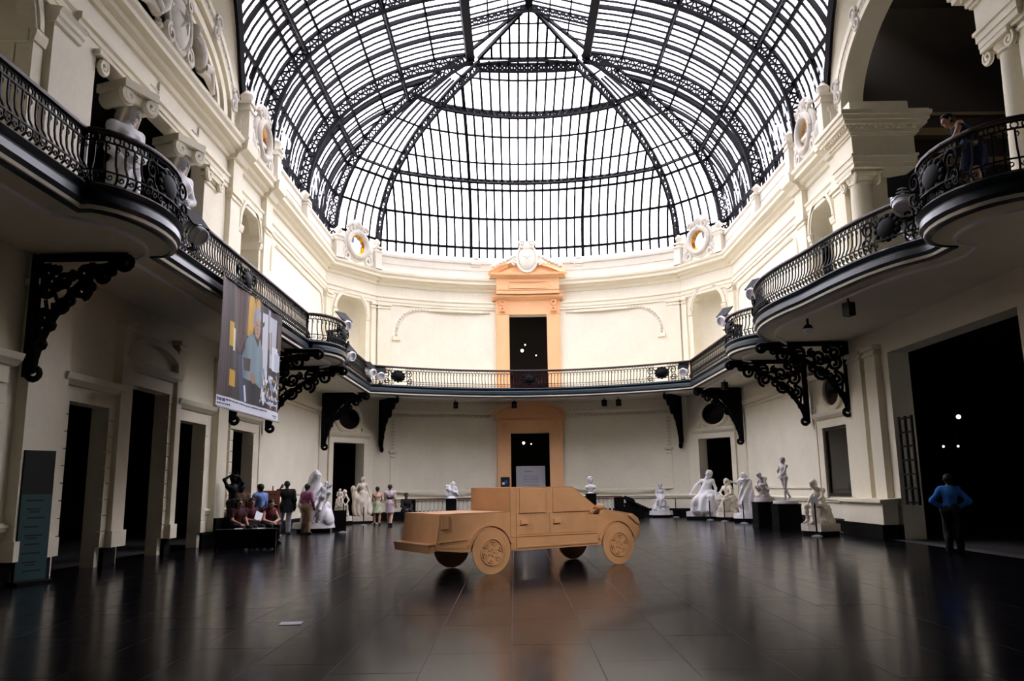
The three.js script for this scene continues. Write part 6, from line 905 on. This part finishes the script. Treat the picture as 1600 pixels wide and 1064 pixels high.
function bust(label, plabel, x, z, h, mat, kind) {
  onPedestal('', plabel, [x, 0, z], 0.48, h, p => {
    const t = thing('bust', label, 'bust', p, kind ? -0.2 : 0.3), S = 1.25;
    if (kind) { const J = { ...STAND, head: [0, 0.5, 0.02], neck: [0, 0.34, 0], look: [0.3, 0, 1] }; part('head', mergeGeometries([headGeom(J, 1.05), hairGeom(J, 1.1), meshOf([c_([-0.13, 0.24, 0], 0.08, [0.13, 0.24, 0], 0.08), c_([0, 0.24, 0], 0.11, [0, 0.1, 0], 0.09), c_([0, 0.3, 0], 0.07, [0, 0.42, 0], 0.055)], { cell: 0.016 })].map(plain)), mat, t); part('socle', new MB().add(lathe([[0.001, 0], [0.12, 0], [0.12, 0.03], [0.06, 0.07], [0.08, 0.1], [0.001, 0.1]], 14)).geom(0.6), mat, t); }
    else { part('figures', meshOf([c_([-0.1, 0.12, 0], 0.14, [0.1, 0.14, 0], 0.14), c_([0, 0.2, 0], 0.15, [0.06, 0.4, 0.02], 0.12), c_([0.05, 0.5, 0.02], 0.1, [0.07, 0.54, 0.04], 0.095), c_([-0.16, 0.35, 0.08], 0.06, [0.16, 0.2, 0.14], 0.06), c_([-0.14, 0.4, 0.02], 0.085, [-0.15, 0.44, 0.02], 0.085), c_([0.16, 0.4, 0.05], 0.05, [0.2, 0.15, 0.1], 0.06)], { cell: 0.016, fold: 0.01, freq: 40, k: 0.04 }), mat, t); part('socle', new MB().add(lathe([[0.001, 0], [0.22, 0], [0.2, 0.05], [0.16, 0.08], [0.001, 0.08]], 14)).geom(0.6), mat, t); }
    t.scale.setScalar(S);
  });
}
bust('small white marble pair of embracing figures above the balustrade', 'black pedestal under the small embracing marbles', -3.05, -39.15, 1.04, M.marble, 0);
bust('small white marble head and shoulders above the balustrade', 'black pedestal under the marble head and shoulders', 3.66, -39.15, 1.18, M.marble, 1);
// ---------------------------------------------------------------- signs, screens and posts
function printTex(w, h, f) { const c = document.createElement('canvas'); c.width = w; c.height = h; f(c.getContext('2d'), w, h); const t = new THREE.CanvasTexture(c); t.colorSpace = THREE.SRGBColorSpace; return t; }
const lines = (g, x, y, w, n, dy, th, col, s) => { g.fillStyle = col; for (let i = 0; i < n; i++) { let q = x; while (q < x + w * (i === n - 1 ? 0.6 : 0.97)) { const l = 6 + h3(q, i, s) * 22; g.fillRect(q, y + i * dy, min(l, x + w - q), th); q += l + 5; } } };
function board(name, label, cat, pos, turn, w, h, tex, frame, d = 0.04) { const t = thing(name, label, cat, pos, turn); part('backing', new MB().box(0, h / 2, 0, w, h, d), frame, t); const g = new THREE.PlaneGeometry(w * 0.985, h * 0.985); g.translate(0, h / 2, d / 2 + 0.003); part('printed_face', g, std('#ffffff', 0.6, { map: tex }), t); return t; }
{ const t = board('text_panel', 'white exhibition text panel standing inside the lower peach doorway', 'sign', [XC + 0.02, 0, -43.3], 0, 1.55, 2.62, printTex(512, 860, (g, w, h) => { g.fillStyle = '#c9c9d6'; g.fillRect(0, 0, w, h); g.fillStyle = '#55555f'; lines(g, 150, 80, 210, 1, 30, 12, '#5a5a66', 1); lines(g, 120, 150, 280, 9, 26, 8, '#777784', 2); lines(g, 120, 420, 280, 8, 26, 8, '#777784', 3); }), M.white); part('foot', new MB().box(0, 0.02, 0, 1.2, 0.04, 0.5), M.black, t); }
const scr = printTex(256, 256, (g, w, h) => { g.fillStyle = '#0b0c12'; g.fillRect(0, 0, w, h); g.fillStyle = '#1f3a66'; g.fillRect(110, 70, 90, 120); g.fillStyle = '#dfe6f2'; g.fillRect(40, 130, 70, 70); g.fillStyle = '#2d5a8c'; g.fillRect(120, 90, 70, 60); });
{ const o = FF.p(-1.36, 1.55, 0.3); board('wall_screen', 'small black screen with a blue and white picture beside the lower doorway', 'screen', [o.x, o.y, o.z], 0, 0.46, 0.5, scr, M.black, 0.06); }
{ const o = FCR.p(-1.62, 1.7, 0.06), q = FCR.p(-1.62, 1.7, 1).sub(o); board('wall_screen', 'small black wall sign beside the right corner door', 'sign', [o.x, o.y, o.z], Math.atan2(q.x, q.z), 0.32, 0.24, printTex(128, 96, g => { g.fillStyle = '#0d0d10'; g.fillRect(0, 0, 128, 96); g.fillStyle = '#8a8a92'; g.fillRect(30, 40, 20, 16); }), M.black); }
{ const t = board('totem_sign', 'tall narrow sign panel with black top and teal list of lines', 'sign', [XL + 0.32, 0.05, -14.75], 1.15, 0.6, 2.3, printTex(256, 970, (g, w, h) => { g.fillStyle = '#0d1011'; g.fillRect(0, 0, w, h); g.fillStyle = '#2f5557'; g.fillRect(0, 330, w, h - 330); for (let i = 0; i < 9; i++) { g.fillStyle = '#10191b'; g.fillRect(40 + (i % 3) * 10, 370 + i * 66, 150 - (i % 2) * 30, 12); if (i % 3 === 1) g.fillRect(70, 392 + i * 66, 90, 10); } }), std('#0e1416', 0.5), 0.06); part('foot', new MB().box(0, -0.025, 0, 0.7, 0.05, 0.4), M.black, t); }
function post(label, x, z, h, sign, group) { const t = thing('label_post', label, 'post', [x, 0, z], 0, group); part('base', new MB().add(lathe([[0.001, 0], [0.16, 0], [0.16, 0.02], [0.06, 0.05], [0.03, 0.06]], 16)).geom(0.5), M.silver, t); part('pole', new MB().add(new THREE.CylinderGeometry(0.022, 0.022, h, 10), M4(0, h / 2 + 0.03, 0)).geom(0.6), M.black, t); if (sign) part('plate', new MB().box(0, h + 0.1, 0, 0.2, 0.24, 0.02, -0.3), M.white, t); else part('knob', new MB().add(new THREE.SphereGeometry(0.04, 10, 8), M4(0, h + 0.05, 0)).geom(0.8), M.silver, t); }
post('slim post with silver knob beside the small seated marble child', 7.75, -39.4, 0.85); post('slim post in front of the large seated marble man', 8.55, -35.9, 0.8); post('slim post in front of the kneeling veiled woman', 8.85, -34.6, 0.8); post('slim post in front of the tall draped woman', 9.1, -32.6, 0.85); post('post with a small white plate beside the marble boy on the rock', 8.95, -24.4, 0.95, 1);
post('slim post with silver foot in front of the small black pedestal by the hooded group', -6.3, -30.0, 1.0); post('slim post with silver foot before the bowed marble figure', -6.55, -35.4, 0.75); post('slim post with silver foot before the figure wrapped in cloth', -6.3, -36.9, 0.7); post('low black barrier post left of the man in the black jacket', -8.3, -28.6, 0.6);
// lamps seen through the dark doorways
const bulbMat = new THREE.MeshStandardMaterial({ color: '#ffffff', emissive: '#fff3e0', emissiveIntensity: 0.35 });
function roomLamp(label, x, y, z, r = 0.07, power = 1.5) { const t = thing('ceiling_spot', label, 'lamp', [x, y, z]); part('bulb', new MB().add(new THREE.SphereGeometry(r, 12, 8)).geom(0.9), bulbMat, t); part('stem', new MB().box(0, 0.16 + r, 0, 0.03, 0.3, 0.03), M.black, t); const l = new THREE.PointLight('#fff0dc', power * 0.02); l.castShadow = true; l.position.set(0, -r - 0.06, 0.0); t.add(l); }
roomLamp('round bright lamp inside the upper doorway', 0.55, 9.35, -46.0, 0.09); roomLamp('small lamp above the bright one inside the upper doorway', 0.75, 9.95, -47.5, 0.05, 0.6); roomLamp('small lamp beside the bright one inside the upper doorway', 1.4, 9.3, -47.5, 0.04, 0.5);
roomLamp('bright lamp inside the lower doorway above the text panel', 0.55, 4.0, -46.0, 0.08, 1.0); roomLamp('small lamp inside the lower doorway above the text panel', 1.0, 3.98, -46.8, 0.04, 0.4);
roomLamp('bright round lamp high in the dark opening of the right wall', 12.2, 3.3, -22.0, 0.06, 0.3); roomLamp('small lamp lower in the dark opening, nearer the lattice gate', 11.7, 2.5, -22.0, 0.03, 0.15); roomLamp('small lamp lower in the dark opening, beside another', 12.1, 2.5, -22.0, 0.03, 0.15);
{ const t = struct('wall_room_red', new MB().box(XC + 0.2, 7.4, -48.9, 5.5, 1.9, 0.1), M.redroom); }
tag(part(numbered('paper_scrap'), new MB().box(0, 0.004, 0, 0.26, 0.006, 0.22, 0.1), std('#c9c9cc', 0.8), scene), 'small white sheet stuck on the dark floor left of the truck', 'paper').position.set(-2.72, 0, -10.1);
scene.traverse(o => { if (o.isMesh) { o.castShadow = o.receiveShadow = true; } });
renderer.render(scene, camera);
